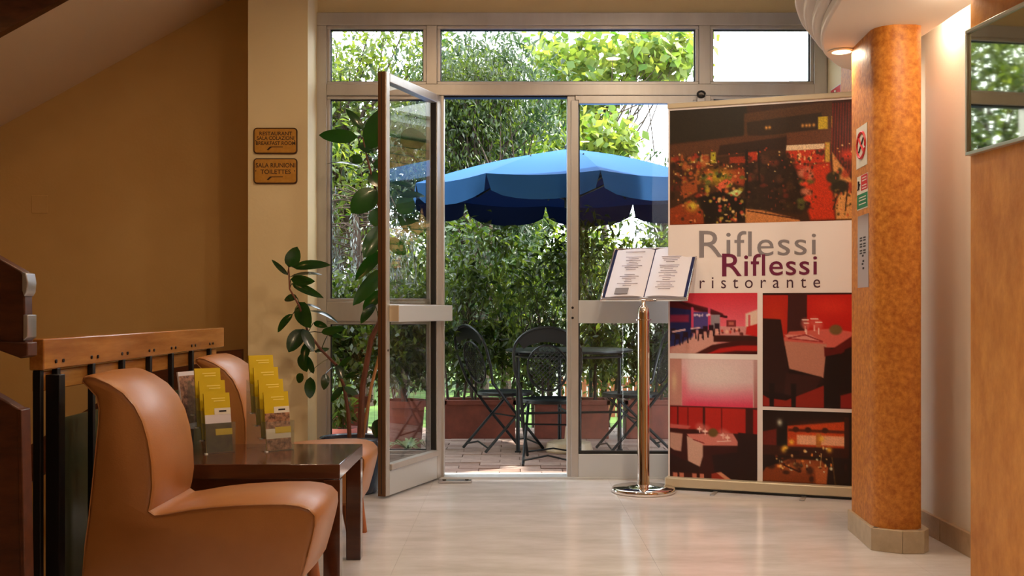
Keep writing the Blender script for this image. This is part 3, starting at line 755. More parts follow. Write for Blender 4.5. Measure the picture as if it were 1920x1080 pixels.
# ------------------------------------------------------------------ roll-up banner
bA = Vector((0.804, 5.54, 0)); bB = Vector((1.651, 5.23, 0)); bd = (bB - bA); bL = bd.length; bang = math.atan2(bd.y, bd.x)
SMAX = 1.045
bn2 = thing('roll_up_banner', 'tall roll-up banner with red restaurant photos reading Riflessi ristorante', 'banner', bA, bang)
BT = 1.955
# local: x along banner, -y towards the room
MB().box(0, bL * SMAX, 0, 0.002, 0.06, BT).build('vinyl_sheet', M['banner_white'], bn2)
MB().box(-0.004, bL * SMAX + 0.004, -0.008, 0.012, BT - 0.004, BT + 0.024).build('top_rail', M['banner_bar'], bn2, bevel=0.004)
MB().box(-0.01, bL * SMAX + 0.01, -0.045, 0.05, 0.012, 0.062).build('base_cassette', M['banner_bar'], bn2, bevel=0.008, seg=3)
MB().box(-0.008, bL * SMAX + 0.008, -0.040, 0.045, 0.004, 0.012).build('base_shadow_gap', M['gasket'], bn2)
for x in (0.25, 0.68):
    MB().box(x - 0.012, x + 0.012, -0.15, 0.12, 0, 0.006).build('foot', M['steel'], bn2, bevel=0.002)
MB().tube([(bL * 0.52, 0.02, 0.06), (bL * 0.52, 0.02, BT)], 0.008, 10).build('support_pole', M['steel'], bn2, smooth=True)

def smst(x): return np.clip(x, 0, 1)
class Paint:
    """a flat print painted on a grid, in the photograph's pixel scale"""
    def __init__(s, x0, x1, y0, y1, step=1.5):
        nx = int((x1 - x0) / step) + 1; ny = int((y1 - y0) / step) + 1
        s.x = np.linspace(x0, x1, nx); s.y = np.linspace(y0, y1, ny)
        s.X, s.Y = np.meshgrid(s.x, s.y); s.C = np.zeros((ny, nx, 3)); s.b = (x0, x1, y0, y1)
    def mix(s, m, c, a=1.0):
        c = np.array(c, float); s.C += (c - s.C) * (m * a)[..., None]; return s
    def fill(s, c): s.C[:] = c; return s
    def poly(s, pts, c, soft=1.0, a=1.0):
        inside = np.zeros(s.X.shape, bool); dmin = np.full(s.X.shape, 1e9); n = len(pts)
        for i in range(n):
            xa, ya = pts[i]; xb, yb = pts[(i + 1) % n]
            cond = ((ya > s.Y) != (yb > s.Y))
            with np.errstate(divide='ignore', invalid='ignore'):
                xi = (xb - xa) * (s.Y - ya) / ((yb - ya) if yb != ya else 1e-9) + xa
            inside ^= cond & (s.X < xi)
            L2 = (xb - xa) ** 2 + (yb - ya) ** 2 + 1e-9
            t = np.clip(((s.X - xa) * (xb - xa) + (s.Y - ya) * (yb - ya)) / L2, 0, 1)
            dmin = np.minimum(dmin, np.hypot(s.X - xa - t * (xb - xa), s.Y - ya - t * (yb - ya)))
        sd = np.where(inside, dmin, -dmin)
        return s.mix(np.clip(sd / soft + 0.5, 0, 1), c, a)
    def rect(s, x0, x1, y0, y1, c, soft=1.0, a=1.0): return s.poly([(x0, y0), (x1, y0), (x1, y1), (x0, y1)], c, soft, a)
    def ell(s, cx, cy, rx, ry, c, soft=0.3, a=1.0):
        d = np.hypot((s.X - cx) / rx, (s.Y - cy) / ry); return s.mix(np.clip((1 - d) / soft + 0.5, 0, 1), c, a)
    def glow(s, cx, cy, rx, ry, c, a=1.0):
        d = ((s.X - cx) / rx) ** 2 + ((s.Y - cy) / ry) ** 2; return s.mix(np.exp(-d), c, a)
    def line(s, x0, y0, x1, y1, w_, c, a=1.0):
        L2 = (x1 - x0) ** 2 + (y1 - y0) ** 2 + 1e-9
        t = np.clip(((s.X - x0) * (x1 - x0) + (s.Y - y0) * (y1 - y0)) / L2, 0, 1)
        d = np.hypot(s.X - x0 - t * (x1 - x0), s.Y - y0 - t * (y1 - y0)); return s.mix(np.clip(w_ / 2 - d + 0.8, 0, 1), c, a)
    def grad(s, y0, y1, c0, c1, x0=-1e9, x1=1e9, soft=1):
        t = np.clip((s.Y - y0) / (y1 - y0), 0, 1)[..., None]; c = np.array(c0) * (1 - t) + np.array(c1) * t
        m = ((s.X >= x0) & (s.X <= x1) & (s.Y >= y0) & (s.Y <= y1))[..., None]
        s.C = np.where(m, c, s.C); return s
    def speck(s, n, x0, x1, y0, y1, cols, rmin, rmax, r, a=0.9, asp=1.0):
        for _ in range(n):
            s.ell(r.uniform(x0, x1), r.uniform(y0, y1), r.uniform(rmin, rmax) * asp, r.uniform(rmin, rmax), cols[r.randrange(len(cols))], 0.8, a)
        return s
    def noise(s, amp, r):
        s.C *= (1 + amp * (r.random(s.X.shape) - 0.5))[..., None]; return s
def banner_s(x):
    k = (x - 960) / F; return (k * bA.y - bA.x) / (bd.x - k * bd.y)
def put_print(P, name, dy=-0.0008):
    C = np.clip(P.C, 0, 255) / 255; C = np.where(C <= 0.04045, C / 12.92, ((C + 0.055) / 1.055) ** 2.4)
    ny, nx = P.X.shape
    s = banner_s(P.X); lx = s * bL; Yd = bA.y + bd.y * s
    lz = CAMH - (P.Y - 580) / F * Yd
    v = np.stack([lx, np.full_like(lx, dy), lz], -1).reshape(-1, 3) * SC
    idx = np.arange(nx * ny).reshape(ny, nx)
    f = np.stack([idx[:-1, :-1], idx[1:, :-1], idx[1:, 1:], idx[:-1, 1:]], -1).reshape(-1, 4)
    me = bpy.data.meshes.new(name); me.vertices.add(len(v)); me.vertices.foreach_set('co', v.ravel())
    me.loops.add(f.size); me.loops.foreach_set('vertex_index', f.ravel().astype(np.int32))
    me.polygons.add(len(f)); me.polygons.foreach_set('loop_start', np.arange(0, f.size, 4, dtype=np.int32)); me.polygons.foreach_set('loop_total', np.full(len(f), 4, np.int32))
    a = me.color_attributes.new('ink', 'FLOAT_COLOR', 'POINT')
    a.data.foreach_set('color', np.concatenate([C.reshape(-1, 3), np.ones((nx * ny, 1))], 1).ravel().astype(np.float32))
    me.materials.append(M['print']); me.update(); me.validate()
    o = bpy.data.objects.new(name, me); col.objects.link(o); o.parent = bn2; return o
R0 = random.Random(5); RN = np.random.default_rng(5)
RX = 1612
# the slanted edges of the picture rows follow the banner, so each y is given at the left edge and sheared along x
def rowy(y, x):       # height on the banner of a row that crosses the left edge (x=1255) at y
    Yl = bA.y; Yx = bA.y + bd.y * banner_s(x); return 580 + (y - 580) * Yl / Yx
class Sheet(Paint):
    def __init__(s, x0, x1, y0, y1, step=1.5):
        Paint.__init__(s, x0, x1, y0, y1, step)
        s.Yt = s.Y.copy(); s.Xt = s.X.copy()
def put_sheet(P, name):
    # rows straight on the banner
    P.Y = np.vectorize(rowy)(P.Y, P.X); return put_print(P, name)

# --- top photo (night terrace). rows measured at the left edge
P = Sheet(1256, RX, 208, 422)
k_ = 580
P.fill((62, 34, 16))
P.poly([(1256, 205), (1400, 205), (1400, 262), (1256, 270)], (38, 30, 18), 4)
P.poly([(1395, 222), (1612, 205), (1612, 262), (1395, 268)], (86, 52, 26), 3)
P.poly([(1400, 238), (1540, 228), (1545, 258), (1402, 266)], (52, 34, 18), 2)
P.poly([(1256, 272), (1400, 262), (1475, 268), (1470, 288), (1330, 300), (1256, 312)], (88, 50, 26), 4)
P.poly([(1475, 262), (1560, 258), (1560, 285), (1475, 285)], (104, 58, 32), 4)
P.rect(1534, 1552, 236, 258, (206, 176, 40), 1.5); P.rect(1559, 1564, 236, 256, (190, 160, 50), 1.5)
for x in (1437, 1443, 1505, 1512, 1518, 1526): P.glow(x, 250, 2.5, 3, (240, 170, 80))
P.rect(1286, 1304, 298, 308, (196, 168, 60), 2); P.rect(1306, 1328, 294, 312, (196, 170, 96), 3); P.rect(1333, 1342, 290, 310, (180, 168, 40), 3)
P.rect(1256, 1612, 312, 345, (70, 32, 12), 10, 0.8)
P.rect(1474, 1546, 284, 294, (238, 206, 168), 1.5); P.rect(1474, 1546, 294, 318, (196, 52, 22), 2)
P.speck(26, 1476, 1544, 296, 314, [(240, 190, 130), (90, 20, 10), (250, 120, 70), (60, 40, 20)], 1.5, 4.5, R0)
P.rect(1547, 1556, 282, 318, (200, 158, 60), 2)
P.rect(1402, 1420, 290, 314, (184, 54, 24), 3); P.rect(1368, 1400, 300, 312, (150, 50, 20), 3)
P.poly([(1466, 322), (1556, 318), (1566, 420), (1520, 420), (1500, 360)], (196, 50, 14), 6)
P.poly([(1350, 324), (1418, 322), (1424, 362), (1380, 350)], (150, 56, 24), 5)
P.poly([(1350, 278), (1475, 268), (1474, 290), (1345, 296)], (48, 26, 14), 3)
P.speck(60, 1260, 1330, 290, 372, [(150, 44, 20), (40, 22, 10), (170, 90, 40), (90, 30, 14)], 2, 7, R0)
P.poly([(1560, 210), (1612, 200), (1612, 345), (1596, 350), (1562, 300)], (64, 22, 10), 3)
for x in range(1562, 1612, 5): P.line(x, 214, x - 3, 300 + (x - 1562), 2, (140, 34, 12), 0.7)
P.glow(1590, 306, 14, 10, (220, 60, 30))
P.poly([(1560, 300), (1612, 372), (1612, 420), (1568, 420)], (214, 150, 84), 3)
P.speck(14, 1560, 1606, 330, 415, [(50, 40, 20), (80, 50, 20), (170, 60, 30)], 4, 9, R0)
P.ell(1575, 362, 16, 12, (40, 32, 16), 0.4); P.ell(1562, 345, 13, 10, (50, 42, 18), 0.4)
P.line(1574, 366, 1562, 402, 2, (60, 30, 16)); P.line(1590, 356, 1585, 405, 2, (60, 30, 16))
P.glow(1345, 335, 26, 14, (176, 150, 30)); P.speck(40, 1318, 1400, 328, 380, [(170, 150, 40), (170, 70, 40), (40, 50, 16), (90, 100, 40), (214, 110, 60)], 2, 6, R0)
P.poly([(1340, 352), (1362, 340), (1372, 346), (1350, 362)], (214, 96, 60), 2)
P.poly([(1362, 368), (1380, 360), (1392, 364), (1380, 376)], (196, 210, 130), 2)
P.poly([(1296, 376), (1350, 362), (1400, 380), (1396, 420), (1322, 420), (1318, 395)], (26, 14, 8), 4)
P.poly([(1256, 392), (1296, 376), (1318, 398), (1320, 422), (1256, 422)], (140, 56, 20), 3)
P.poly([(1276, 350), (1306, 338), (1308, 362), (1282, 374)], (150, 72, 30), 3)
P.speck(36, 1330, 1398, 375, 420, [(200, 80, 50), (190, 160, 60), (60, 60, 20), (230, 190, 120)], 1.2, 4, R0)
P.glow(1298, 388, 10, 9, (210, 190, 60))
P.poly([(1400, 312), (1475, 300), (1505, 345), (1520, 398), (1500, 408), (1402, 396), (1396, 360)], (44, 26, 16), 6)
P.speck(46, 1402, 1512, 300, 400, [(30, 16, 10), (90, 50, 30), (60, 40, 20), (120, 44, 26)], 3, 8, R0, 0.7)
P.poly([(1398, 396), (1430, 400), (1500, 418), (1500, 424), (1398, 424)], (196, 124, 68), 3)
P.line(1402, 400, 1510, 420, 1.5, (60, 30, 20)); P.line(1400, 290, 1400, 372, 5, (30, 16, 10)); P.line(1422, 288, 1424, 350, 3, (30, 16, 10))
P.speck(14, 1500, 1526, 320, 396, [(206, 120, 90), (230, 70, 40), (90, 90, 40), (190, 60, 40)], 4, 9, R0)
P.speck(110, 1260, 1600, 286, 332, [(255, 220, 150), (255, 180, 90), (40, 18, 10), (200, 70, 30)], 0.8, 1.9, R0)
P.speck(150, 1262, 1400, 305, 418, [(190, 70, 30), (40, 24, 12), (150, 120, 40), (110, 50, 24), (226, 150, 90), (30, 16, 10)], 0.9, 3, R0, 0.8)
P.speck(120, 1400, 1530, 300, 402, [(110, 50, 26), (26, 14, 8), (80, 60, 30), (140, 60, 30), (50, 30, 16)], 0.9, 3, R0, 0.75)
P.speck(50, 1562, 1608, 310, 415, [(60, 40, 16), (120, 90, 40), (40, 24, 12), (200, 80, 40)], 0.9, 3, R0, 0.8)
P.noise(0.25, RN); put_sheet(P, 'printed_photo')

# --- left upper small photo: bar room
P = Sheet(1256, 1420, 550, 662)
P.fill((206, 70, 92)); P.grad(550, 612, (214, 50, 66), (236, 110, 130)); P.grad(612, 663, (216, 150, 150), (200, 120, 120))
P.poly([(1256, 572), (1298, 572), (1300, 640), (1256, 650)], (34, 40, 100), 3)
P.poly([(1256, 562), (1284, 566), (1330, 578), (1356, 588), (1356, 594), (1300, 582), (1256, 576)], (96, 22, 34), 2)
for i in range(6): P.line(1275 + 14 * i, 566 + 5 * i, 1292 + 14 * i, 574 + 4 * i, 4, (70, 16, 26))
P.rect(1299, 1330, 585, 618, (84, 70, 140), 2); P.rect(1333, 1350, 590, 616, (150, 140, 150), 2)
for x in (1298, 1330): P.line(x, 578, x, 622, 4, (216, 70, 110))
P.speck(10, 1300, 1330, 588, 594, [(240, 220, 240)], 1, 2.5, R0)
P.rect(1256, 1292, 590, 604, (210, 50, 80), 4, 0.7)
P.rect(1362, 1380, 600, 612, (120, 34, 40), 1.5); P.rect(1366, 1376, 603, 609, (190, 100, 90), 1.5)
P.poly([(1398, 588), (1421, 580), (1421, 614), (1398, 612)], (236, 206, 190), 3); P.rect(1403, 1407, 590, 612, (220, 90, 100), 1.5)
P.poly([(1256, 655), (1300, 630), (1345, 615), (1345, 662), (1256, 664)], (216, 160, 150), 5)
for (x, y) in ((1262, 622), (1270, 632), (1285, 628), (1300, 620), (1314, 622), (1322, 617), (1333, 615), (1344, 612)):
    P.rect(x - 4, x + 5, y - 6, y + 4, (44, 18, 34), 1.5); P.line(x - 4, y + 4, x - 5, y + 16, 1.6, (40, 14, 26)); P.line(x + 4, y + 4, x + 5, y + 14, 1.6, (40, 14, 26))
P.line(1262, 622, 1284, 618, 3, (230, 190, 200)); P.line(1296, 616, 1312, 614, 2, (230, 190, 200))
P.poly([(1338, 628), (1421, 628), (1421, 640), (1338, 640)], (60, 20, 18), 2); P.poly([(1400, 612), (1421, 606), (1421, 630), (1398, 626)], (206, 34, 34), 2)
P.poly([(1300, 664), (1335, 646), (1380, 638), (1421, 637), (1421, 664)], (70, 14, 14), 2); P.poly([(1322, 664), (1350, 652), (1390, 646), (1421, 646), (1421, 656), (1380, 656)], (186, 30, 26), 3)
P.speck(12, 1345, 1395, 616, 626, [(90, 26, 26), (240, 190, 170), (200, 60, 50)], 1.5, 3.5, R0)
P.noise(0.05, RN); put_sheet(P, 'printed_photo')

# --- left lower photo: pink wall over a laid table
P = Sheet(1256, 1420, 672, 897)
P.grad(672, 762, (190, 150, 150), (176, 90, 90))
P.rect(1278, 1413, 672, 759, (226, 196, 200), 3); P.grad(715, 759, (226, 190, 196), (226, 60, 96), 1279, 1412)
P.glow(1340, 700, 60, 32, (232, 214, 214)); P.glow(1282, 730, 8, 40, (226, 110, 130), 0.7)
P.rect(1256, 1278, 672, 759, (196, 140, 130), 2); P.glow(1264, 715, 5, 18, (214, 180, 150))
P.rect(1256, 1421, 760, 898, (60, 14, 12), 2)
P.rect(1256, 1270, 762, 800, (168, 26, 20), 2); P.rect(1272, 1318, 762, 803, (176, 30, 24), 2); P.line(1290, 762, 1290, 800, 2, (120, 16, 14))
P.rect(1322, 1398, 762, 808, (184, 34, 26), 2); P.line(1353, 763, 1353, 808, 2, (130, 18, 16)); P.rect(1412, 1421, 763, 830, (168, 26, 22), 2)
P.poly([(1288, 812), (1374, 808), (1388, 830), (1300, 833)], (214, 126, 116), 2)
P.poly([(1256, 794), (1296, 797), (1290, 803), (1256, 802)], (196, 90, 84), 2)
P.poly([(1256, 810), (1280, 812), (1277, 845), (1264, 843), (1256, 838)], (196, 150, 136), 2)
P.poly([(1288, 816), (1318, 830), (1318, 852), (1312, 873), (1290, 862)], (212, 170, 154), 2)
for (x, y, r_) in ((1312, 798, 8), (1322, 802, 9), (1356, 808, 9), (1364, 812, 8)):
    P.ell(x, y, r_, r_ * 0.9, (214, 120, 110), 0.8, 0.6); P.ell(x, y + 4, r_ * 0.6, 2, (255, 230, 220), 0.8, 0.9); P.line(x, y, x, y + 10, 1.2, (250, 210, 200))
P.ell(1337, 808, 9, 8, (110, 84, 40), 0.4); P.line(1300, 822, 1320, 828, 1.2, (130, 30, 30)); P.line(1345, 824, 1370, 822, 1.2, (240, 200, 190))
P.poly([(1384, 806), (1421, 808), (1421, 898), (1380, 898)], (40, 12, 10), 2)
P.poly([(1256, 850), (1312, 872), (1310, 884), (1256, 886)], (44, 14, 12), 3); P.poly([(1335, 850), (1384, 842), (1384, 898), (1340, 880)], (36, 10, 10), 3)
for x in (1262, 1274, 1298, 1312): P.rect(x, x + 8, 885, 893, (200, 120, 100), 1)
P.poly([(1334, 884), (1350, 880), (1376, 897), (1334, 898)], (160, 50, 30), 2); P.poly([(1344, 882), (1352, 880), (1378, 898), (1366, 898)], (220, 150, 120), 2)
P.noise(0.05, RN); put_sheet(P, 'printed_photo')

# --- right upper photo: table and chair. rows measured at x=1430..1597, converted back to the left edge
def ly(y, x=1515):    # inverse of rowy
    return 580 + (y - 580) * (bA.y + bd.y * banner_s(x)) / bA.y
def q(pts): return [(x, ly(y)) for x, y in pts]
P = Sheet(1430, RX, 550.5, ly(762, 1430))
P.fill((30, 8, 8))
P.poly(q([(1430, 553), (1478, 553), (1476, 650), (1430, 640)]), (186, 34, 22), 2)
P.poly(q([(1513, 553), (1612, 552), (1612, 640), (1513, 640)]), (196, 26, 20), 2)
P.glow(1560, ly(575), 40, 16, (222, 50, 34), 0.8); P.glow(1455, ly(600), 18, 30, (206, 60, 30), 0.6)
P.poly(q([(1478, 550), (1513, 550), (1510, 640), (1476, 640)]), (66, 26, 26), 2)
P.poly(q([(1468, 636), (1480, 622), (1560, 616), (1600, 622), (1588, 650), (1545, 652), (1470, 640)]), (216, 100, 88), 2)
P.poly(q([(1470, 640), (1550, 645), (1544, 708), (1530, 704), (1480, 692)]), (196, 132, 112), 2)
P.poly(q([(1545, 650), (1560, 654), (1600, 628), (1612, 626), (1612, 640), (1575, 664), (1546, 668)]), (96, 14, 12), 2)
P.poly(q([(1430, 597), (1464, 599), (1478, 694), (1480, 712), (1540, 706), (1545, 715), (1500, 742), (1430, 735)]), (46, 18, 16), 2)
P.poly(q([(1474, 700), (1540, 706), (1530, 728), (1490, 745), (1470, 740)]), (60, 24, 22), 3)
P.poly(q([(1550, 668), (1575, 662), (1574, 764), (1560, 764)]), (26, 8, 8), 2); P.poly(q([(1584, 655), (1594, 650), (1594, 745), (1586, 745)]), (28, 8, 8), 2)
P.poly(q([(1430, 742), (1440, 748), (1474, 752), (1545, 722), (1545, 764), (1430, 764)]), (150, 34, 22), 2)
for x in (1442, 1483, 1545): P.poly(q([(x, 720), (x + 10, 720), (x + 9, 764), (x + 1, 764)]), (24, 8, 8), 2)
P.poly(q([(1576, 740), (1612, 730), (1612, 764), (1576, 764)]), (140, 26, 20), 3)
for (x, y, r_) in ((1510, 606, 8), (1527, 604, 9), (1535, 610, 8), (1512, 612, 6)):
    P.ell(x, ly(y), r_, r_ * 1.1, (226, 110, 100), 0.8, 0.6); P.line(x, ly(y + 6), x, ly(y + 16), 1.4, (255, 220, 210)); P.line(x - r_ * .7, ly(y - 6), x + r_ * .7, ly(y - 6), 1.2, (255, 230, 220))
P.ell(1567, ly(618), 12, 9, (120, 90, 50), 0.4); P.poly(q([(1470, 628), (1520, 628), (1545, 642), (1482, 636)]), (226, 150, 140), 2)
P.line(1478, ly(634), 1510, ly(628), 1.5, (150, 30, 34)); P.line(1510, ly(628), 1542, ly(640), 1.5, (150, 30, 34)); P.line(1478, ly(635), 1542, ly(641), 1.5, (170, 40, 40))
P.noise(0.05, RN); put_sheet(P, 'printed_photo')

# --- right lower photo: amber dining room
P = Sheet(1430, RX, ly(768, 1430) + 0.5, ly(905, 1430))
P.fill((34, 14, 8))
P.poly(q([(1476, 800), (1590, 788), (1590, 850), (1476, 842)]), (196, 66, 20), 3); P.glow(1540, ly(812), 50, 16, (222, 80, 24), 0.8)
P.rect(1494, 1588, ly(816), ly(834), (246, 180, 140), 3); P.rect(1530, 1540, ly(812), ly(838), (190, 110, 40), 2)
P.poly(q([(1478, 805), (1600, 805), (1600, 811), (1478, 810)]), (96, 34, 12), 2)
for x in (1492, 1515, 1547): P.ell(x, ly(806), 6, 5, (70, 26, 10), 0.5)
P.poly(q([(1430, 812), (1456, 806), (1456, 838), (1430, 838)]), (110, 26, 14), 3)
P.rect(1458, 1476, ly(790), ly(850), (24, 12, 8), 2); P.glow(1462, ly(794), 5, 6, (200, 200, 180)); P.rect(1583, 1592, ly(780), ly(852), (60, 24, 12), 2)
P.rect(1592, 1612, ly(768), ly(905), (22, 10, 8), 2)
P.rect(1430, 1590, ly(838), ly(856), (60, 22, 10), 3)
P.poly(q([(1436, 880), (1480, 862), (1540, 862), (1553, 876), (1548, 906), (1430, 906), (1430, 890)]), (140, 62, 22), 3)
P.glow(1500, ly(875), 30, 10, (196, 110, 50), 0.8); P.poly(q([(1528, 876), (1552, 874), (1550, 906), (1530, 906)]), (190, 100, 50), 3)
P.speck(60, 1455, 1560, ly(838), ly(884), [(255, 210, 130), (250, 150, 60), (120, 50, 20), (60, 24, 12), (240, 240, 200)], 0.8, 3, R0)
for (x, y) in ((1484, 830), (1540, 822), (1470, 845), (1473, 842), (1555, 842)): P.glow(x, ly(y), 5, 5, (255, 200, 70))
P.line(1470, ly(874), 1500, ly(886), 2, (60, 20, 14)); P.line(1540, ly(850), 1538, ly(875), 1.4, (200, 160, 100)); P.line(1560, ly(856), 1566, ly(905), 2, (90, 60, 30))
P.speck(14, 1432, 1600, ly(845), ly(900), [(20, 8, 6), (70, 26, 14)], 3, 8, R0, 0.6)
P.noise(0.15, RN); put_sheet(P, 'printed_photo')

# --- lettering
def bx_(x): return banner_s(x) * bL
def bz_(x, y): return CAMH - (y - 580) / F * (bA.y + bd.y * banner_s(x))
def blet(name, s, m, x0, x1, ytop, ybot, dy, spacing=1.0, xh=None, bold=0.0):
    o = text_obj(name, s, m, 0.1, bn2, (0, dy, 0), (PI / 2, 0, 0), 1.0, spacing, 'LEFT', 0.0002, bold)
    me = o.data; co = np.zeros(len(me.vertices) * 3); me.vertices.foreach_get('co', co); co = co.reshape(-1, 3)
    a = co.min(0); b = co.max(0); tx0, tx1 = bx_(x0) * SC, bx_(x1) * SC
    t = (co[:, 0] - a[0]) / (b[0] - a[0]); xm = (x0 + x1) / 2
    return o, co, me, a, b, tx0, tx1
def setco(me, co): me.vertices.foreach_set('co', co.ravel()); me.update()
def word(name, s, m, x0, x1, yt, yb, dy, spacing=1.0, shrink=0.0, bold=0.0):
    """letters between x0..x1 whose left capital spans yt..yb; the rest shrinks towards the right end by `shrink`"""
    o, co, me, a, b, tx0, tx1 = blet(name, s, m, x0, x1, yt, yb, dy, spacing, bold=bold)
    z1, z0 = bz_(x0, yt) * SC, bz_(x0, yb) * SC
    t = (co[:, 0] - a[0]) / (b[0] - a[0])
    if shrink: t = t ** 0.94
    h = (co[:, 1] - a[1]) / (b[1] - a[1]); zc = z0 + (z1 - z0) * 0.28
    z = z0 + (z1 - z0) * h
    k = 1 - shrink * t
    z = zc + (z - zc) * k
    co[:, 0] = tx0 + (tx1 - tx0) * t; co[:, 1] = z
    setco(me, co); return o
word('lettering', 'Riflessi', M['grey_ink'], 1311, 1530, 432, 484, -0.0012, 1.05, 0.22, 0.0)
word('lettering', 'Riflessi', M['purple'], 1354, 1532, 475, 519, -0.0018, 1.05, 0.18, 0.0006)
word('lettering', 'ristorante', M['plum_dark'], 1312, 1538, 520, 541, -0.0012, 1.75, 0.0)

# ------------------------------------------------------------------ indoor rubber plant
def leaf_geo(mb, base, tip, width, nrm, K=8, droop=0.06, fold=0.16):
    base, tip = Vector(base), Vector(tip); d = tip - base; L_ = d.length; d.normalize()
    side = d.cross(nrm)
    if side.length < 1e-3: side = d.cross(Vector((0.3, 0.2, 1)))
    side.normalize(); n2 = side.cross(d).normalized()
    vs = []
    for i in range(K + 1):
        u = i / K; wv = math.sin(PI * min(1, u ** 0.85)) ** 0.62 * width / 2 if 0 < i < K else 0.0006
        c = base + d * (u * L_) + n2 * (math.sin(PI * u) * droop * L_)
        for s, f in ((-1, 1), (-0.5, 0.45), (0, 0), (0.5, 0.45), (1, 1)):
            vs.append(tuple(c + side * (s * wv) + n2 * (fold * f * wv)))
    fs = [(i * 5 + j, i * 5 + j + 1, (i + 1) * 5 + j + 1, (i + 1) * 5 + j) for i in range(K) for j in range(4)]
    mb.add(vs, fs)
M['fig_leaf'] = mat('rubber_leaf', (22, 46, 26), 0.22, spec=0.6, noise=(14, (14, 32, 22), 3), coat=0.3)
fgn = M['fig_leaf'].node_tree
tr = fgn.nodes.new('ShaderNodeBsdfTranslucent'); tr.inputs[0].default_value = (*lin((44, 92, 14)), 1)
mxs = fgn.nodes.new('ShaderNodeMixShader'); mxs.inputs[0].default_value = 0.28
fgn.links.new(fgn.nodes['Principled BSDF'].outputs[0], mxs.inputs[1]); fgn.links.new(tr.outputs[0], mxs.inputs[2])
fgn.links.new(mxs.outputs[0], fgn.nodes['Material Output'].inputs[0])

fig = thing('rubber_plant', 'tall potted rubber plant with large dark glossy leaves beside the window', 'plant', (-0.80, 5.42, 0))
fo = Vector((-0.80, 5.42, 0))
MB().lathe([(0.001, 0), (0.115, 0), (0.125, 0.01), (0.165, 0.245), (0.176, 0.25), (0.178, 0.272), (0.168, 0.278), (0.158, 0.272), (0.155, 0.25), (0.001, 0.246)], 40).build('pot', M['pot_dark'], fig, smooth=True, angle=40)
MB().lathe([(0.001, 0.247), (0.15, 0.25), (0.152, 0.256), (0.001, 0.26)], 24).build('soil', M['soil'], fig)
def z6(x, y): return (480 + x / 2.455, 440 + y / 2.455)
def z5(x, y): return (590 + x / 2.346, 180 + y / 2.346)
def P3(p, Y): return Vector(px(p[0], p[1], Y)) - fo
stemA = [z6(430, 935), z6(425, 820), z6(405, 700), z6(370, 600), z6(300, 530), z6(240, 450), z6(200, 330), z6(155, 250), z6(150, 150)]
YA = [5.42, 5.42, 5.40, 5.38, 5.34, 5.3, 5.26, 5.22, 5.2]
MB().tube([P3(p, y) for p, y in zip(stemA, YA)], [0.011, 0.01, 0.009, 0.008, 0.007, 0.006, 0.005, 0.004, 0.003], 8).build('stem', M['bark_red'], fig, smooth=True)
stemB = [z6(480, 935), z6(490, 700), z6(530, 480), (712, 603), (719, 520), (719, 430), (703, 350), (688, 295), (680, 258)]
YB = [5.44, 5.46, 5.50, 5.52, 5.55, 5.56, 5.55, 5.54, 5.53]
MB().tube([P3(p, y) for p, y in zip(stemB, YB)], [0.017, 0.015, 0.014, 0.013, 0.012, 0.01, 0.007, 0.005, 0.003], 8).build('stem', M['bark_red'], fig, smooth=True)
MB().tube([P3(z6(492, 935), 5.47), P3(z6(530, 700), 5.48), P3(z6(575, 530), 5.5), P3((722, 600), 5.52)], 0.008, 8).build('support_cane', M['cane'], fig, smooth=True)
LA = [((150, 150), (190, 55), 70), ((170, 150), (345, 140), 48), ((145, 185), (72, 115), 24), ((155, 195), (305, 185), 25), ((160, 205), (272, 215), 48),
      ((165, 225), (312, 292), 40), ((210, 320), (300, 345), 15), ((190, 290), (130, 300), 42), ((200, 310), (250, 430), 85), ((170, 365), (100, 450), 42),
      ((245, 350), (380, 408), 17), ((212, 435), (150, 542), 76), ((215, 435), (265, 540), 52), ((240, 490), (222, 590), 52), ((205, 550), (235, 632), 52),
      ((245, 640), (335, 572), 20), ((215, 640), (193, 682), 46), ((250, 655), (248, 755), 52), ((265, 405), (330, 425), 32), ((300, 450), (412, 430), 38),
      ((320, 640), (312, 715), 42), ((330, 460), (402, 476), 22), ((375, 600), (398, 665), 42), ((270, 540), (338, 525), 24), ((265, 640), (240, 560), 30),
      ((400, 700), (345, 770), 34), ((410, 660), (480, 640), 30), ((405, 700), (470, 735), 34), ((380, 620), (440, 560), 30), ((560, 850), (550, 935), 52)]
LB = [((190, 180), (18, 172), 62), ((215, 150), (138, 58), 38), ((245, 235), (320, 45), 125), ((205, 312), (46, 300), 22), ((212, 292), (150, 272), 46),
      ((255, 300), (345, 310), 70), ((275, 415), (160, 515), 110), ((262, 492), (148, 548), 16), ((270, 490), (300, 585), 95), ((305, 570), (215, 712), 84),
      ((300, 680), (178, 812), 62), ((300, 760), (168, 922), 66), ((300, 860), (212, 945), 66), ((265, 915), (203, 1002), 46), ((240, 340), (300, 400), 60), ((190, 215), (260, 250), 50), ((290, 930), (330, 1010), 60)]
LR = [((375, 205), (492, 185), 112), ((372, 440), (486, 442), 36), ((370, 450), (432, 512), 88), ((400, 535), (476, 615), 48), ((366, 520), (412, 605), 28), ((330, 620), (400, 700), 70), ((340, 380), (430, 400), 26)]
rl_ = random.Random(11)
def stem_near(pt, stem, Ys):
    best = min(range(len(stem)), key=lambda i: (stem[i][0] - pt[0]) ** 2 + (stem[i][1] - pt[1]) ** 2)
    return P3(stem[best], Ys[best]), Ys[best]
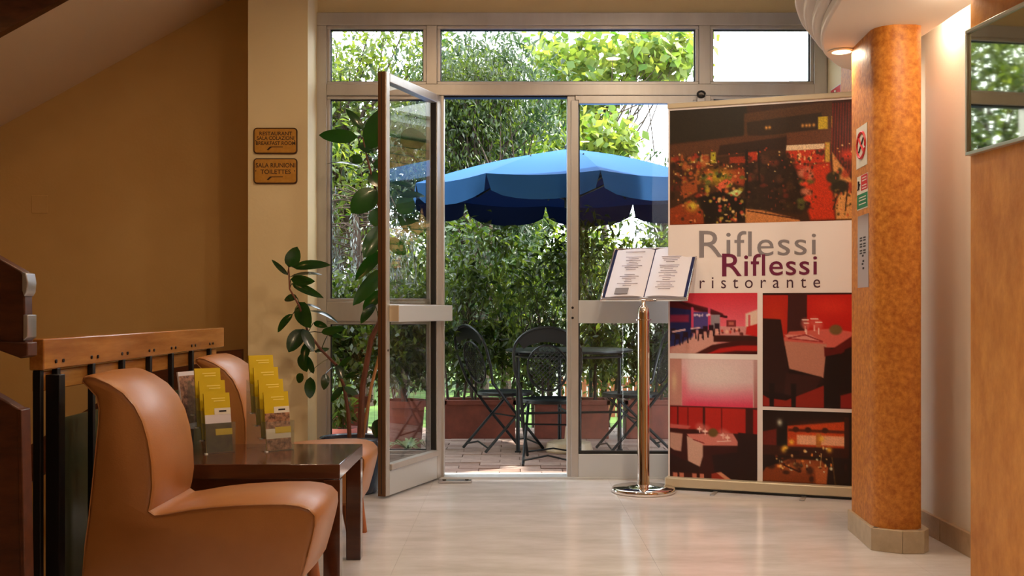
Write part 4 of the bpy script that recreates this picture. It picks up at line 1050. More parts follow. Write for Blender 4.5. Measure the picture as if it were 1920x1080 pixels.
def add_leaf(bpx, tpx, wpx, Yb, Yt, stem, Ys):
    B = P3(bpx, Yb); T_ = P3(tpx, Yt)
    mb = MB()
    nrm = Vector((rl_.uniform(-0.5, 0.5), -1, rl_.uniform(-0.2, 0.7)))
    dpx = math.hypot(tpx[0] - bpx[0], tpx[1] - bpx[1])
    if wpx < 0.22 * dpx: nrm = Vector((0.1, -0.35, 1)); wpx = wpx * 1.9
    leaf_geo(mb, B, T_, wpx / F * (Yb + Yt) / 2, nrm, droop=rl_.uniform(0.02, 0.09))
    a, _ = stem_near(bpx, stem, Ys)
    if 0.002 < (a - B).length < 0.12: mb.tube([a, (a + B) / 2 + Vector((0, 0, 0.004)), B], 0.0022, 5)
    mb.build('leaf', M['fig_leaf'], fig, smooth=True, angle=70)
for (b, t_, w_) in LA:
    Yb = 5.30 + rl_.uniform(-0.04, 0.04); add_leaf(z6(*b), z6(*t_), w_ / 2.455, Yb, Yb + rl_.uniform(-0.06, 0.03), stemA, YA)
for (b, t_, w_) in LB:
    Yb = 5.52 + rl_.uniform(-0.02, 0.03); add_leaf(z5(*b), z5(*t_), w_ / 2.346, Yb, Yb + rl_.uniform(-0.06, 0.05), stemB, YB)
for (b, t_, w_) in LR:
    add_leaf(z5(*b), z5(*t_), w_ / 2.346, 5.68, 5.73, stemB, YB)

# ------------------------------------------------------------------ terrace
ter = bpy.data.objects.new('floor_terrace', None); col.objects.link(ter); ter['kind'] = 'structure'
MB().box(-3.6, 3.4, 5.985, 8.35, -0.2, -0.014).build('terrace_bed', M['grout'], ter)
MB().box(-1.2, 1.8, 5.94, 5.984, -0.05, -0.002).build('sill_strip', M['paver'], ter)
pv = [MB().box(0, 0.236, 0, 0.116, -0.03, 0).build('paver', M[k], ter, bevel=0.003, seg=1) for k in ('paver', 'paver2')]
pmesh = [o.data for o in pv]
for o in pv: bpy.data.objects.remove(o)
rp = random.Random(4); cnt = 0
xs0 = -1.75
for r in range(15):
    y = 5.99 + r * 0.12
    for c in range(14):
        x = xs0 + c * 0.24 + (0.12 if r % 2 else 0)
        if abs(x) > 3.3 or cnt >= 290: continue
        o = bpy.data.objects.new('paver', pmesh[rp.random() < 0.4]); col.objects.link(o); o.parent = ter
        o.location = Vector((x + rp.uniform(-.002, .002), y, rp.uniform(-0.003, 0.001))) * SC; o.rotation_euler = (rp.uniform(-.006, .006), rp.uniform(-.004, .004), rp.uniform(-.006, .006)); cnt += 1
rest = MB()
for r in range(20):
    y = 5.99 + r * 0.12
    for c in range(-9, 21):
        x = xs0 + c * 0.24 + (0.12 if r % 2 else 0)
        if r < 15 and 0 <= c < 14: continue
        if x < -3.5 or x > 3.1: continue
        rest.box(x, x + 0.236, y, y + 0.116, -0.02, rp.uniform(-0.003, 0.0))
rest.build('outer_pavers', M['paver'], ter, kind='stuff')
structure('ground_path', MB().box(-6, 6, 8.36, 9.3, -0.21, -0.15), M['path'])
structure('ground_lawn', MB().box(-30, 30, 6.0, 45, -0.26, -0.2), M['lawn'])

def np_mesh(name, v, f, material, parent, tone=None, kind=None):
    me = bpy.data.meshes.new(name); v = v * SC; k = f.shape[1]
    me.vertices.add(len(v)); me.vertices.foreach_set('co', v.astype(np.float32).ravel())
    me.loops.add(f.size); me.loops.foreach_set('vertex_index', f.ravel().astype(np.int32))
    me.polygons.add(len(f)); me.polygons.foreach_set('loop_start', np.arange(0, f.size, k, dtype=np.int32)); me.polygons.foreach_set('loop_total', np.full(len(f), k, np.int32))
    if tone is not None:
        a = me.attributes.new('tone', 'FLOAT', 'POINT'); a.data.foreach_set('value', tone.astype(np.float32))
    me.materials.append(material); me.update(); me.validate()
    o = bpy.data.objects.new(name, me); col.objects.link(o); o.parent = parent
    if kind: o['kind'] = kind
    return o

def leaves_mesh(name, pts, L_, W_, material, parent, droop=0.3, seedv=1, bend=0.25, out=None):
    r = np.random.default_rng(seedv); n = len(pts)
    d = r.normal(size=(n, 3)); d[:, 2] -= droop * 2
    if out is not None: d += out * 1.2
    d /= np.linalg.norm(d, axis=1)[:, None]
    up = r.normal(size=(n, 3)) * 0.6 + np.array([0, 0, 1.0]); s = np.cross(d, up); s /= np.linalg.norm(s, axis=1)[:, None] + 1e-9
    nn = np.cross(s, d)
    l = L_ * r.uniform(0.6, 1.25, n)[:, None]; w_ = W_ * r.uniform(0.7, 1.2, n)[:, None]
    v = np.stack([pts, pts + d * l * 0.45 + s * w_ * 0.5 + nn * l * bend * 0.3, pts + d * l - nn * l * bend * 0.2, pts + d * l * 0.45 - s * w_ * 0.5 + nn * l * bend * 0.3], 1).reshape(-1, 3)
    i = np.arange(n)[:, None] * 4
    f = np.concatenate([np.hstack([i, i + 1, i + 2]), np.hstack([i, i + 2, i + 3])])
    tone = np.repeat(np.clip(r.normal(0.5, 0.28, n), 0, 1), 4)
    return np_mesh(name, v, f, material, parent, tone, 'stuff')

M['leaf_dark'] = leaf_mat('leaf_dark', (16, 32, 12), (60, 78, 34), 0.4, 0.35, ((30, 62, 12), (120, 140, 34)))
M['leaf_mid'] = leaf_mat('leaf_mid', (30, 52, 22), (84, 100, 44), 0.45, 0.45, ((50, 92, 20), (156, 168, 56)))
M['leaf_bright'] = leaf_mat('leaf_bright', (70, 104, 44), (130, 146, 64), 0.45, 0.5, ((86, 130, 34), (176, 180, 70)))
M['leaf_blue'] = leaf_mat('leaf_blue', (28, 46, 32), (76, 94, 70), 0.45, 0.3, ((40, 72, 32), (96, 122, 60)))
M['needle'] = leaf_mat('needle_grey', (70, 84, 84), (140, 150, 156), 0.5, 0.2, ((70, 90, 60), (130, 140, 110)))

def plant(name, label, cat, base, crowns, n_leaf, L_, W_, lm, trunk_r=0.03, fork=0.4, group=None, parts='trunk', seedv=1, ncl=30, spread=0.16, droop=0.3, trunks=1, pot=None, bark='bark'):
    """crowns: list of (cx,cy,cz,rx,ry,rz) relative to the base"""
    r = np.random.default_rng(seedv); t = thing(name, label, cat, base, 0, group)
    cl = []
    for (cx, cy, cz, rx, ry, rz) in crowns:
        m = max(3, int(ncl / len(crowns)))
        u = r.normal(size=(m, 3)); u /= np.linalg.norm(u, axis=1)[:, None]; rad = r.uniform(0.25, 1, m)[:, None] ** 0.6
        cl.append(np.array([cx, cy, cz]) + u * rad * np.array([rx, ry, rz]))
    cl = np.concatenate(cl)
    ctr = np.mean([c[:3] for c in crowns], axis=0)
    mb = MB(); tops = []
    for k in range(trunks):
        o = Vector((r.uniform(-1, 1), r.uniform(-0.5, 0.5), 0)) * (0.03 * trunks if trunks > 1 else 0)
        a = o; b = Vector((ctr[0] * fork + o.x * 1.5, ctr[1] * fork + o.y, max(0.15, ctr[2] * fork))); c = Vector((ctr[0] + o.x * 3, ctr[1], ctr[2]))
        mb.tube([a, (a + b) / 2 + Vector((r.normal() * trunk_r, 0, 0)), b, (b + c) / 2 + Vector((r.normal() * trunk_r * 2, 0, 0)), c], [trunk_r, trunk_r * 0.85, trunk_r * 0.7, trunk_r * 0.55, trunk_r * 0.3], 7)
        tops.append((b, c))
    mb.build('trunk', M[bark], t, smooth=True)
    br = MB()
    for i, c in enumerate(cl):
        b, cc_ = tops[i % len(tops)]; s = b.lerp(cc_, float(r.uniform(0, 0.9))); e = Vector(c)
        mid = s.lerp(e, 0.5) + Vector(r.normal(size=3)) * (0.08 * (e - s).length)
        br.tube([s, mid, e], [trunk_r * 0.3, trunk_r * 0.18, trunk_r * 0.07], 5)
    br.build('branches', M[bark], t, smooth=True, kind='stuff')
    per = max(1, n_leaf // len(cl))
    pts = np.concatenate([c + r.normal(size=(per, 3)) * spread * r.uniform(0.6, 1.3) for c in cl])
    leaves_mesh('foliage', pts, L_, W_, lm, t, droop, seedv + 100)
    return t

# planters along the terrace edge, shrubs standing in them
def planter(label, x0, x1, y, h=0.275, d=0.26):
    t = thing('planter_box', label, 'planter', ((x0 + x1) / 2, y + d / 2, 0), 0, 'long terracotta planters on the terrace edge')
    w2 = (x1 - x0) / 2; d2 = d / 2
    for nm, b in (('front_wall', (-w2 + 0.012, w2 - 0.012, -d2 + 0.008, -d2 + 0.022, 0, h)), ('back_wall', (-w2 + 0.012, w2 - 0.012, d2 - 0.022, d2 - 0.008, 0, h)),
                  ('end_wall', (-w2 + 0.012, -w2 + 0.026, -d2 + 0.022, d2 - 0.022, 0, h)), ('end_wall', (w2 - 0.026, w2 - 0.012, -d2 + 0.022, d2 - 0.022, 0, h))):
        MB().box(*b).build(nm, M['terracotta'], t, bevel=0.003)
    rim = MB()
    for b in ((-w2, w2, -d2, -d2 + 0.03, h - 0.035, h), (-w2, w2, d2 - 0.03, d2, h - 0.035, h), (-w2, -w2 + 0.03, -d2, d2, h - 0.035, h), (w2 - 0.03, w2, -d2, d2, h - 0.035, h)): rim.box(*b)
    rim.build('rim', M['terracotta'], t, bevel=0.004)
    MB().box(-w2 + 0.027, w2 - 0.027, -d2 + 0.023, d2 - 0.023, 0.02, h - 0.03).build('soil', M['soil'], t)
    return t
PY = 7.64
PLX = [(-0.49, 0.035), (0.15, 0.70), (0.80, 1.36), (1.48, 2.05)]
PLL = ['terracotta planter box left of the bistro table', 'terracotta planter box behind the bistro table',
       'terracotta planter box behind the right bistro chair', 'terracotta planter box farthest to the right']
for (a, b), l in zip(PLX, PLL): planter(l, a, b, PY)
k = 0
names = {0: 'in the planter left of the table', 1: 'in the planter behind the table', 2: 'in the planter behind the right chair', 3: 'in the far right planter'}
for pi_, (a, b) in enumerate(PLX):
    for j in range(3):
        x = a + (b - a) * (j + 0.5) / 3; k += 1
        hgt = [1.15, 1.3, 1.2][j] + rp.uniform(-0.1, 0.12)
        plant('planter_shrub', '%s leafy shrub growing %s' % (['leftmost', 'middle', 'rightmost'][j], names[pi_]), 'shrub', (x, PY + 0.13, 0.245),
              [(0.0, 0.10, hgt * 0.78, 0.20, 0.16, hgt * 0.26), (0.03, 0.05, hgt * 0.33, 0.12, 0.08, 0.22)], 760, 0.08, 0.03, M['leaf_dark' if k % 3 else 'leaf_mid'],
              0.010, 0.45, 'shrubs in the terracotta planters', seedv=20 + k, ncl=42, spread=0.07, droop=0.35, trunks=2)
# dense hedge just behind
for i, (x, y, h) in enumerate(((-2.0, 8.6, 2.5), (-1.45, 8.9, 2.6), (-0.9, 8.6, 1.7), (-0.35, 8.75, 1.75), (0.2, 8.65, 1.6), (0.75, 8.75, 1.7), (1.3, 8.65, 1.7), (1.85, 8.7, 1.7), (2.4, 8.7, 1.8))):
    plant('hedge_shrub', '%s hedge shrub behind the planters, counted from the left' % ['first', 'second', 'third', 'fourth', 'fifth', 'sixth', 'seventh', 'eighth', 'ninth'][i], 'shrub', (x, y, -0.2),
          [(0, 0, h * 0.82, 0.34, 0.22, h * 0.24), (0, 0, h * 0.42, 0.14, 0.12, h * 0.12)], 1150, 0.085, 0.034, M[('leaf_dark', 'leaf_mid', 'leaf_dark', 'leaf_blue')[i % 4]],
          0.02, 0.4, 'hedge behind the terrace', seedv=60 + i, ncl=50, spread=0.10, trunks=3, droop=0.3)

# trees behind
plant('broadleaf_tree', 'tree with forked dark trunk behind the left top pane', 'tree', (-1.7, 12.5, -0.2), [(0.2, 0, 3.6, 1.0, 0.8, 1.0), (-0.7, 0, 2.9, 0.7, 0.6, 0.9)], 9000, 0.10, 0.045, M['leaf_mid'], 0.10, 0.55, 'garden trees', seedv=201, ncl=90, spread=0.17)
plant('feathery_tree', 'blue green feathery tree behind the left of the wide top pane', 'tree', (-0.3, 11.0, -0.2), [(0, 0, 3.3, 0.8, 0.6, 0.7), (-0.5, 0, 2.5, 0.6, 0.5, 0.6), (0.2, 0, 2.2, 0.4, 0.4, 0.5)], 15000, 0.10, 0.03, M['leaf_blue'], 0.06, 0.5, 'garden trees', seedv=202, ncl=110, spread=0.15)
plant('drooping_tree', 'dark green drooping tree seen above the left half of the parasol', 'tree', (0.0, 9.9, -0.2), [(-0.50, 0, 2.55, 0.36, 0.35, 0.55), (-0.40, 0, 3.1, 0.42, 0.35, 0.35)], 9000, 0.06, 0.022, M['leaf_dark'], 0.05, 0.5, 'garden trees', seedv=203, ncl=80, spread=0.12, droop=0.7)
plant('maple_tree', 'yellow green maple in sunlight behind the wide top pane', 'tree', (1.3, 13.5, -0.2), [(-0.5, 0, 4.15, 0.6, 0.5, 0.45), (0.45, 0, 4.35, 0.55, 0.5, 0.25), (-0.8, 0, 3.3, 0.6, 0.5, 0.5)], 2700, 0.15, 0.12, M['leaf_bright'], 0.05, 0.6, 'garden trees', seedv=204, ncl=60, spread=0.17)
plant('maple_tree', 'smaller sunlit maple just above the middle of the parasol', 'tree', (0.9, 11.5, -0.2), [(-0.55, 0, 2.55, 0.45, 0.4, 0.4), (0.15, 0, 2.85, 0.30, 0.3, 0.2)], 1500, 0.12, 0.09, M['leaf_bright'], 0.04, 0.6, 'garden trees', seedv=205, ncl=50, spread=0.13)
plant('olive_tree', 'small grey green tree above the right edge of the parasol', 'tree', (1.45, 10.3, -0.2), [(0.0, 0, 2.2, 0.35, 0.3, 0.25)], 1500, 0.07, 0.03, M['leaf_blue'], 0.035, 0.6, 'garden trees', seedv=206, ncl=40, spread=0.09)
plant('broadleaf_tree', 'tall green tree far behind the left window', 'tree', (-3.4, 14.5, -0.2), [(0, 0, 3.8, 1.2, 1, 1.4), (0.6, 0, 2.3, 0.9, 0.7, 0.9)], 9000, 0.12, 0.06, M['leaf_mid'], 0.10, 0.5, 'garden trees', seedv=207, ncl=90, spread=0.2)
plant('broadleaf_tree', 'mid green tree closing the view behind the open doorway', 'tree', (-0.6, 14.5, -0.2), [(0, 0, 3.0, 1.3, 0.8, 0.9), (0.6, 0, 1.9, 1.0, 0.6, 0.7)], 9000, 0.12, 0.055, M['leaf_mid'], 0.09, 0.5, 'garden trees', seedv=208, ncl=90, spread=0.2)
plant('broadleaf_tree', 'dense green tree just left of the window view, beside the terrace', 'tree', (-2.7, 9.9, -0.2), [(0, 0, 3.1, 0.9, 0.8, 1.1), (-0.3, 0, 2.0, 0.7, 0.6, 0.7)], 9000, 0.10, 0.05, M['leaf_mid'], 0.08, 0.5, 'garden trees', seedv=270, ncl=90, spread=0.15)
for i, (x, y, l) in enumerate(((-4.2, 9.0, 'broad green tree left of the terrace, nearest of three'), (-5.6, 11.5, 'broad green tree left of the terrace, middle of three'), (-7.2, 14.0, 'broad green tree left of the terrace, farthest of three'))):
    plant('broadleaf_tree', l, 'tree', (x, y, -0.2), [(0, 0, 2.4, 1.2, 1.0, 1.1), (0, 0, 4.0, 1.0, 0.9, 0.9)], 5500, 0.15, 0.09, M['leaf_mid'], 0.09, 0.5, 'garden trees', seedv=260 + i, ncl=70, spread=0.2)
for i, (x, y) in enumerate(((-3.6, 16), (-2.0, 16.5), (-0.4, 16), (1.2, 16.5), (2.8, 16), (4.4, 16.4))):
    plant('background_bush', '%s sunlit bush at the far end of the lawn, counted from the left' % ['first', 'second', 'third', 'fourth', 'fifth', 'sixth'][i], 'bush', (x, y, -0.2), [(0, 0, 1.2, 0.95, 0.5, 1.05)], 5200, 0.13, 0.07, M['leaf_bright' if i % 2 else 'leaf_mid'], 0.05, 0.5, 'far bushes', seedv=230 + i, ncl=45, spread=0.2)
# hanging needles at the left (weeping conifer)
def weeping(label, base, w_, h, n, seedv):
    t = thing('weeping_conifer', label, 'tree', base); r = np.random.default_rng(seedv)
    MB().tube([(0, 0, 0), (0.05, 0, h * 0.5), (-0.02, 0, h * 0.95), (0.12, 0, h * 1.05)], [0.05, 0.04, 0.025, 0.008], 7).build('trunk', M['bark'], t, smooth=True)
    b = MB(); pts = []
    for k in range(n):
        a = r.uniform(0, 2 * PI); z = h * r.uniform(0.45, 1.05); L_ = w_ * r.uniform(0.4, 1.0)
        s = Vector((0.02, 0, z)); e = s + Vector((math.cos(a) * L_, math.sin(a) * L_ * 0.5, r.uniform(-0.1, 0.08)))
        d = e + Vector((math.cos(a) * 0.05, 0, -r.uniform(0.3, 0.75)))
        b.tube([s, s.lerp(e, 0.5) + Vector((0, 0, 0.03)), e, d], [0.006, 0.004, 0.003, 0.0015], 4)
        for j in range(46): pts.append(tuple(e.lerp(d, j / 46) + Vector(r.normal(size=3)) * 0.012))
    b.build('branches', M['bark'], t, kind='stuff')
    leaves_mesh('needles', np.array(pts), 0.055, 0.010, M['needle'], t, 1.4, seedv)
weeping('weeping grey green conifer behind the left sidelight', (-1.18, 8.25, -0.2), 0.42, 1.95, 130, 301)

# big round pots at the left of the terrace
def round_pot(label, x, y, r_, h, m):
    t = thing('round_pot', label, 'plant pot', (x, y, 0))
    MB().lathe([(0.001, 0), (r_ * 0.74, 0), (r_ * 0.78, 0.01), (r_ * 0.96, h * 0.86), (r_ * 1.05, h * 0.87), (r_ * 1.07, h), (r_ * 0.97, h), (r_ * 0.95, h * 0.9), (0.001, h * 0.88)], 32).build('pot_body', m, t, smooth=True, angle=35)
    MB().lathe([(0.001, h * 0.885), (r_ * 0.93, h * 0.89), (r_ * 0.9, h * 0.93), (0.001, h * 0.94)], 20).build('soil', M['soil'], t)
    return t
round_pot('brown round terracotta pot with a dark bush, seen through the open door glass', -0.70, 7.02, 0.135, 0.33, M['terracotta'])
plant('potted_bush', 'dark dense bush growing in the round terracotta pot', 'shrub', (-0.70, 7.02, 0.305), [(0, 0, 0.42, 0.26, 0.2, 0.33)], 2600, 0.06, 0.032, M['leaf_dark'], 0.02, 0.3, None, seedv=320, ncl=50, spread=0.07)
round_pot('small pink plastic pot on the terrace by the left window', -1.06, 6.75, 0.10, 0.18, M['pink_pot'])
plant('potted_bush', 'small leafy plant in the pink pot', 'plant', (-1.06, 6.75, 0.16), [(0, 0, 0.13, 0.10, 0.1, 0.09)], 260, 0.07, 0.03, M['leaf_mid'], 0.006, 0.3, None, seedv=321, ncl=10, spread=0.05)
round_pot('terracotta pot with a dense bush at the far left of the terrace', -1.10, 7.25, 0.15, 0.34, M['terracotta'])
plant('potted_bush', 'tall dark bush in the terracotta pot at the far left', 'shrub', (-1.10, 7.25, 0.315), [(0, 0, 0.45, 0.30, 0.2, 0.36)], 3000, 0.06, 0.03, M['leaf_dark'], 0.02, 0.3, None, seedv=322, ncl=50, spread=0.08)
def strappy(label, x, y, n, L_, seedv):
    t = thing('strappy_plant', label, 'plant', (x, y, 0)); r = random.Random(seedv)
    MB().lathe([(0.001, 0), (0.06, 0), (0.08, 0.075), (0.085, 0.08), (0.001, 0.07)], 16).build('pot_body', M['terracotta'], t, smooth=True)
    for k in range(n):
        a = r.uniform(0, 2 * PI); l = L_ * r.uniform(0.6, 1); mb = MB(); dx, dy = math.cos(a), math.sin(a)
        vs = []; K = 6
        for i in range(K + 1):
            u = i / K; rad = l * (0.75 * u); z = 0.07 + l * (0.9 * u - 0.85 * u * u * r.uniform(0.8, 1.1)); wv = 0.010 * (1 - u ** 2) + 0.001
            vs += [(dx * rad - dy * wv, dy * rad + dx * wv, max(z, 0.005)), (dx * rad + dy * wv, dy * rad - dx * wv, max(z, 0.005))]
        mb.add(vs, [(2 * i, 2 * i + 1, 2 * i + 3, 2 * i + 2) for i in range(K)]); mb.build('leaf', M['grass_leaf'], t, smooth=True)
    return t
M['grass_leaf'] = mat('strap_leaf', (110, 130, 80), 0.4, noise=(20, (70, 100, 50), 3))
strappy('small strappy plant in a pot on the terrace behind the open door glass', -0.62, 6.42, 26, 0.26, 5)
strappy('strappy plant in a low pot by the left window', -0.90, 6.5, 20, 0.22, 6)

# wire fence behind the planters
wf = thing('wire_fence', 'green wire mesh fence behind the planter boxes', 'fence', (0, 8.22, -0.2))
for x in (-2.3, -0.85, 0.6, 2.05): MB().tube([(x, 0, 0), (x, 0, 1.35)], 0.014, 8).build('fence_post', M['wire'], wf, smooth=True)
wm = MB()
for i in range(14): wm.box(-2.6, 2.6, -0.001, 0.001, 0.05 + i * 0.1 - 0.001, 0.05 + i * 0.1 + 0.001)
for i in range(105): wm.box(-2.6 + i * 0.05 - 0.0008, -2.6 + i * 0.05 + 0.0008, -0.0008, 0.0008, 0.02, 1.36)
wm.build('wire_mesh', M['wire'], wf, kind='stuff')
# far low wooden fence on the lawn
pf = thing('picket_fence', 'low reddish wooden fence on the lawn behind the right chair', 'fence', (1.15, 11.2, -0.2))
for i in range(22): MB().box(-0.66 + i * 0.06, -0.615 + i * 0.06, 0, 0.018, 0, 0.42).build('slat', M['picket'], pf)
MB().box(-0.68, 0.72, 0.018, 0.04, 0.1, 0.14).box(-0.68, 0.72, 0.018, 0.04, 0.32, 0.36).build('fence_rail', M['picket'], pf)
# pale garden wall strip beyond
gw = thing('garden_wall', 'pale low garden wall with coping at the end of the lawn', 'wall', (2.2, 13.8, -0.2))
MB().box(-1.9, 2.2, 0, 0.15, 0, 0.95).build('wall_body', M['eave'], gw); MB().box(-1.92, 2.22, -0.03, 0.18, 0.95, 1.0).build('coping', M['plinth'], gw, bevel=0.005)

# house wing to the right of the terrace: brick wall, white eaves and a trellis (seen mirrored in the door glass)
hs = thing('house_wing', 'brick house wing with white eaves to the right of the terrace', 'house', (3.0, 6.4, 0))
MB().box(0, 0.2, 0, 4.2, -0.2, 2.56).build('wall_core', M['grout'], hs)
bmesh_ = None
for r in range(16):
    for c in range(17):
        y = c * 0.25 + (0.125 if r % 2 else 0); z = 1.31 + r * 0.078
        if y > 4.1: continue
        if bmesh_ is None:
            o = MB().box(-0.008, 0.05, 0, 0.24, 0, 0.068).build('brick', M['brick'], hs); bmesh_ = o.data
        else:
            o = bpy.data.objects.new('brick', bmesh_); col.objects.link(o); o.parent = hs
        o.location = Vector((0, y, z)) * SC
MB().box(-0.02, 0.2, 0, 4.2, -0.2, 1.30).build('rendered_base', M['paver2'], hs)
MB().box(-0.55, 0.4, -0.1, 4.3, 2.58, 2.64).build('eave_board', M['eave'], hs); MB().box(-0.65, 0.4, -0.1, 4.3, 2.65, 2.86).build('fascia', M['eave'], hs)
tz = thing('trellis', 'diamond lattice trellis in front of the brick house wing', 'trellis', (2.86, 6.9, 0))
for sgn_ in (1, -1):
    for i in range(-3, 6):
        y0 = i * 0.22
        pts = [(y0, 0.2), (y0 + 1.0 * sgn_, 1.2)] if sgn_ > 0 else [(y0 + 0.9, 0.2), (y0 - 0.1, 1.2)]
        MB().tube([(0.012 * sgn_, pts[0][0], pts[0][1]), (0.012 * sgn_, pts[1][0], pts[1][1])], 0.014, 5).build('lath', M['trellis'], tz)
MB().box(-0.02, 0.03, -0.4, 1.6, 0.17, 0.21).box(-0.02, 0.03, -0.4, 1.6, 1.19, 1.23).box(-0.02, 0.03, -0.4, -0.36, 0, 1.23).box(-0.02, 0.03, 1.56, 1.6, 0, 1.23).build('frame', M['trellis'], tz)

# ------------------------------------------------------------------ bistro table and chairs
TX, TY = 0.37, 6.98
bt = thing('bistro_table', 'round dark metal bistro table on the terrace under the parasol', 'table', (TX, TY, 0))
MB().lathe([(0.018, 0.645), (0.40, 0.645), (0.412, 0.650), (0.412, 0.660), (0.40, 0.664), (0.018, 0.664), (0.018, 0.645)], 48).build('tabletop', M['garden_metal'], bt, smooth=True)
MB().tube([(0.36 * math.cos(a), 0.36 * math.sin(a), 0.622) for a in np.linspace(0, 2 * PI, 41)[:-1]], 0.009, 6, closed=True).build('under_ring', M['garden_metal'], bt, smooth=True)
for a in (188, 278, 8, 98):
    x, y = 0.335 * math.cos(math.radians(a)), 0.335 * math.sin(math.radians(a))
    MB().tube([(x, y, 0.004), (x, y, 0.645)], 0.013, 10).build('leg', M['garden_metal'], bt, smooth=True)
    MB().box(x - 0.02, x + 0.02, y - 0.02, y + 0.02, 0, 0.008).build('foot_plate', M['garden_metal'], bt)
MB().tube([(0.335 * math.cos(math.radians(188)), 0.335 * math.sin(math.radians(188)), 0.25), (0.335 * math.cos(math.radians(8)), 0.335 * math.sin(math.radians(8)), 0.25)], 0.008, 8).tube([(0.335 * math.cos(math.radians(278)), 0.335 * math.sin(math.radians(278)), 0.25), (0.335 * math.cos(math.radians(98)), 0.335 * math.sin(math.radians(98)), 0.25)], 0.008, 8).build('cross_brace', M['garden_metal'], bt, smooth=True)

def bistro_chair(label, loc, rz):
    """seat faces local +x"""
    t = thing('bistro_chair', label, 'chair', loc, rz, 'folding bistro chairs on the terrace')
    g = M['garden_metal']; SH = 0.372
    # round seat
    MB().lathe([(0.001, SH - 0.008), (0.17, SH - 0.008), (0.178, SH - 0.016), (0.186, SH - 0.012), (0.186, SH + 0.004), (0.178, SH + 0.008), (0.165, SH), (0.001, SH)], 36, (0.02, 0, 0)).build('seat', g, t, smooth=True, angle=50)
    # back hoop: continues down to the front feet
    hoop = []
    W_ = 0.198
    def lean(z): return -0.155 - (z - SH) * 0.30
    for a in np.linspace(180, 0, 17):
        z = 0.66 + 0.155 * math.sin(math.radians(a)); hoop.append((lean(z), W_ * math.cos(math.radians(a)) * 1.0, z))
    L1 = [(0.21, -0.165, 0.005), (0.0, -0.17, 0.24), (lean(0.45) , -0.165, 0.45), (lean(0.56), -W_ * 0.98, 0.56)]
    L2 = [(p[0], -p[1], p[2]) for p in L1]
    MB().tube(L1 + hoop + L2[::-1], 0.0095, 8).build('back_hoop', g, t, smooth=True)
    # crest plate and mesh oval
    crest = []
    for a in np.linspace(150, 30, 13):
        z = 0.66 + 0.150 * math.sin(math.radians(a)); crest.append((lean(z), W_ * math.cos(math.radians(a)), z))
    inn = []
    for a in np.linspace(150, 30, 13):
        z = 0.645 + 0.085 * math.sin(math.radians(a)); inn.append((lean(z), 0.8 * W_ * math.cos(math.radians(a)), z))
    MB().add(crest + inn, [(i, i + 1, i + 14, i + 13) for i in range(12)]).add([(x - 0.004, y, z) for x, y, z in crest + inn], [(i + 13, i + 14, i + 1, i) for i in range(12)]).build('crest_plate', g, t)
    ov = [(lean(0.575 + 0.135 * math.sin(a)), 0.118 * math.cos(a), 0.575 + 0.135 * math.sin(a)) for a in np.linspace(0, 2 * PI, 33)[:-1]]
    MB().tube(ov, 0.007, 6, closed=True).build('oval_frame', g, t, smooth=True)
    ms_ = MB()
    for s_ in (-1, 1):
        for k in range(-9, 10):
            pts = []
            for u in np.linspace(-0.3, 0.3, 31):
                y = k * 0.027 + u * 0.7071 * s_; z = 0.575 + u * 0.7071
                if (y / 0.116) ** 2 + ((z - 0.575) / 0.133) ** 2 <= 1: pts.append((lean(z) + 0.001 * s_, y, z))
            if len(pts) > 1: ms_.tube([pts[0], pts[-1]], 0.0021, 4)
    ms_.build('back_mesh', g, t)
    # rear legs, braces
    for s_ in (-1, 1):
        MB().tube([(-0.22, s_ * 0.145, 0.005), (0.15, s_ * 0.15, SH - 0.015)], 0.0095, 8).build('leg', g, t, smooth=True)
    MB().tube([(-0.20, -0.146, 0.03), (-0.19, 0, 0.06), (-0.20, 0.146, 0.03)], 0.006, 6).build('cross_brace', g, t, smooth=True)
    MB().tube([(0.19, -0.165, 0.03), (0.18, 0, 0.055), (0.19, 0.165, 0.03)], 0.006, 6).build('cross_brace', g, t, smooth=True)
    MB().tube([(0.02, -0.165, 0.22), (0.02, 0.165, 0.22)], 0.006, 6).build('cross_brace', g, t, smooth=True)
    return t
bc = bistro_chair('dark folding bistro chair left of the table, turned towards it', (-0.06, 7.12, 0), math.radians(32))
b2 = copy_tree(bc); b2['label'] = 'dark folding bistro chair on the door side of the table, its back to the doorway'
b2.location = Vector((0.235, 6.52, 0)) * SC; b2.rotation_euler = (0, 0, math.radians(83))
b3 = copy_tree(bc); b3['label'] = 'dark folding bistro chair right of the table, seen through the closed door'
b3.location = Vector((0.79, 6.98, 0)) * SC; b3.rotation_euler = (0, 0, math.radians(190))

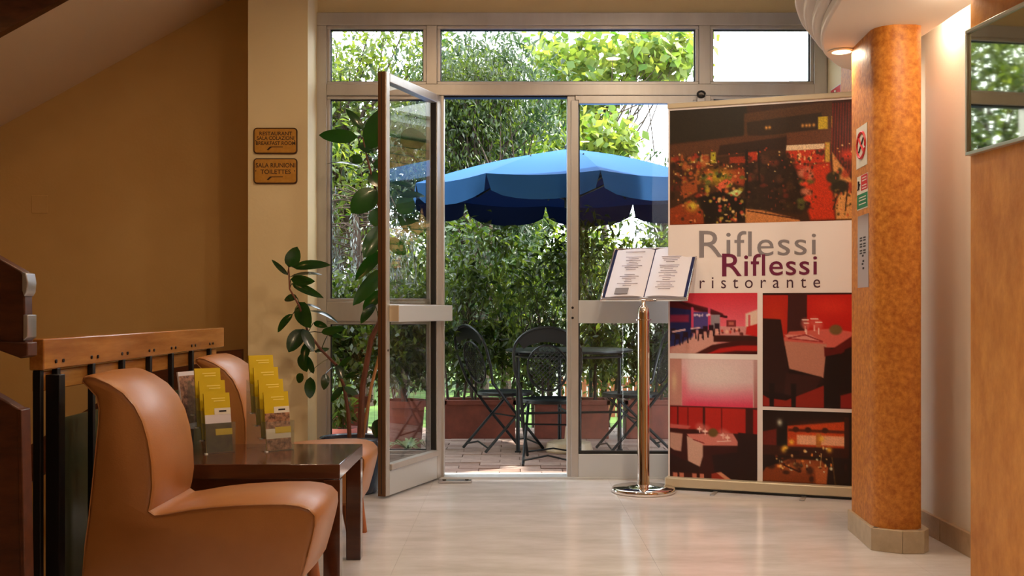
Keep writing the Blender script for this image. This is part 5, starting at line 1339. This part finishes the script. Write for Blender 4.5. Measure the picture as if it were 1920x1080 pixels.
# ------------------------------------------------------------------ parasol through the table
um = thing('parasol', 'blue canvas parasol over the bistro table on the terrace', 'parasol', (TX, TY, 0))
MB().tube([(0, 0, 0.02), (0, 0, 1.96)], 0.014, 12).build('pole', M['garden_metal'], um, smooth=True)
MB().lathe([(0.001, 0), (0.15, 0), (0.155, 0.012), (0.14, 0.06), (0.03, 0.08), (0.024, 0.16), (0.001, 0.16)], 28).build('base', M['plinth'], um, smooth=True)
NS = 10; Rr = 1.05; ZE = 1.688; ZA = 1.96; a0 = -90 - 18 - 11.5
def uc(k, r_, z, u=None):
    a = math.radians(a0 + 360 / NS * k); return Vector((r_ * math.cos(a), r_ * math.sin(a), z))
def canopy_fix(o):
    # cloth faces look outwards, the back carries the painted shade
    me = o.data; c = sum((p.normal.z for p in me.polygons[:64])); 
    if c < 0: me.flip_normals()
for k in range(NS):
    A = uc(k, Rr, ZE); B = uc(k + 1, Rr, ZE); top = Vector((0, 0, ZA)); mb = MB()
    K, J = 8, 8; vs = []
    for i in range(K + 1):
        u = i / K
        for j in range(J + 1):
            v = j / J; e = A.lerp(B, v); p = top.lerp(e, u)
            # arched ribs: the middle rises, cloth sags a little between ribs
            p.z += 0.025 * math.sin(PI * u) - 0.018 * u * math.sin(PI * v)
            vs.append(tuple(p))
    n0 = (K + 1) * (J + 1)
    # valance hanging from the edge with a curved hem
    VK = 4
    for i in range(1, VK + 1):
        for j in range(J + 1):
            v = j / J; e = A.lerp(B, 0.5 + (v - 0.5) * (1 - 0.08 * (i / VK))); dn = 0.138 * i / VK * (0.70 + 0.30 * math.sin(PI * v) ** 0.5); outw = Vector((e.x, e.y, 0)).normalized()
            wob = 0.006 * math.sin(v * 17 + k * 2.1) * (i / VK)
            pinch = -0.02 * (i / VK) * (1 - math.sin(PI * v) ** 0.6)
            vs.append(tuple(e + Vector((0, 0, -dn - 0.018 * math.sin(PI * v))) + outw * (0.012 * i / VK + wob + pinch)))
    def idx(i, j): return i * (J + 1) + j
    fs = [(idx(i, j), idx(i, j + 1), idx(i + 1, j + 1), idx(i + 1, j)) for i in range(K + VK) for j in range(J)]
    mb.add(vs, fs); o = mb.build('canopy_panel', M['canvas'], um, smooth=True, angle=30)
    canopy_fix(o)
    rib = MB(); pts = []
    for i in range(9):
        u = i / 8; p = top.lerp(A, u); p.z += 0.025 * math.sin(PI * u) - 0.012; pts.append(p)
    rib.tube(pts[:-1], 0.006, 6).build('rib', M['garden_metal'], um, smooth=True)
    mid = top.lerp(A, 0.5)
    MB().tube([Vector((0, 0, 1.62)), Vector((mid.x, mid.y, mid.z + 0.03))], 0.005, 6).build('strut', M['garden_metal'], um, smooth=True)
MB().lathe([(0.001, 0), (0.03, 0.0), (0.03, 0.02), (0.014, 0.04), (0.001, 0.06)], 16, (0, 0, ZA)).build('finial', M['garden_metal'], um, smooth=True)
MB().lathe([(0.014, 0), (0.03, 0.0), (0.03, 0.05), (0.014, 0.05)], 16, (0, 0, 1.58)).build('runner', M['garden_metal'], um, smooth=True)
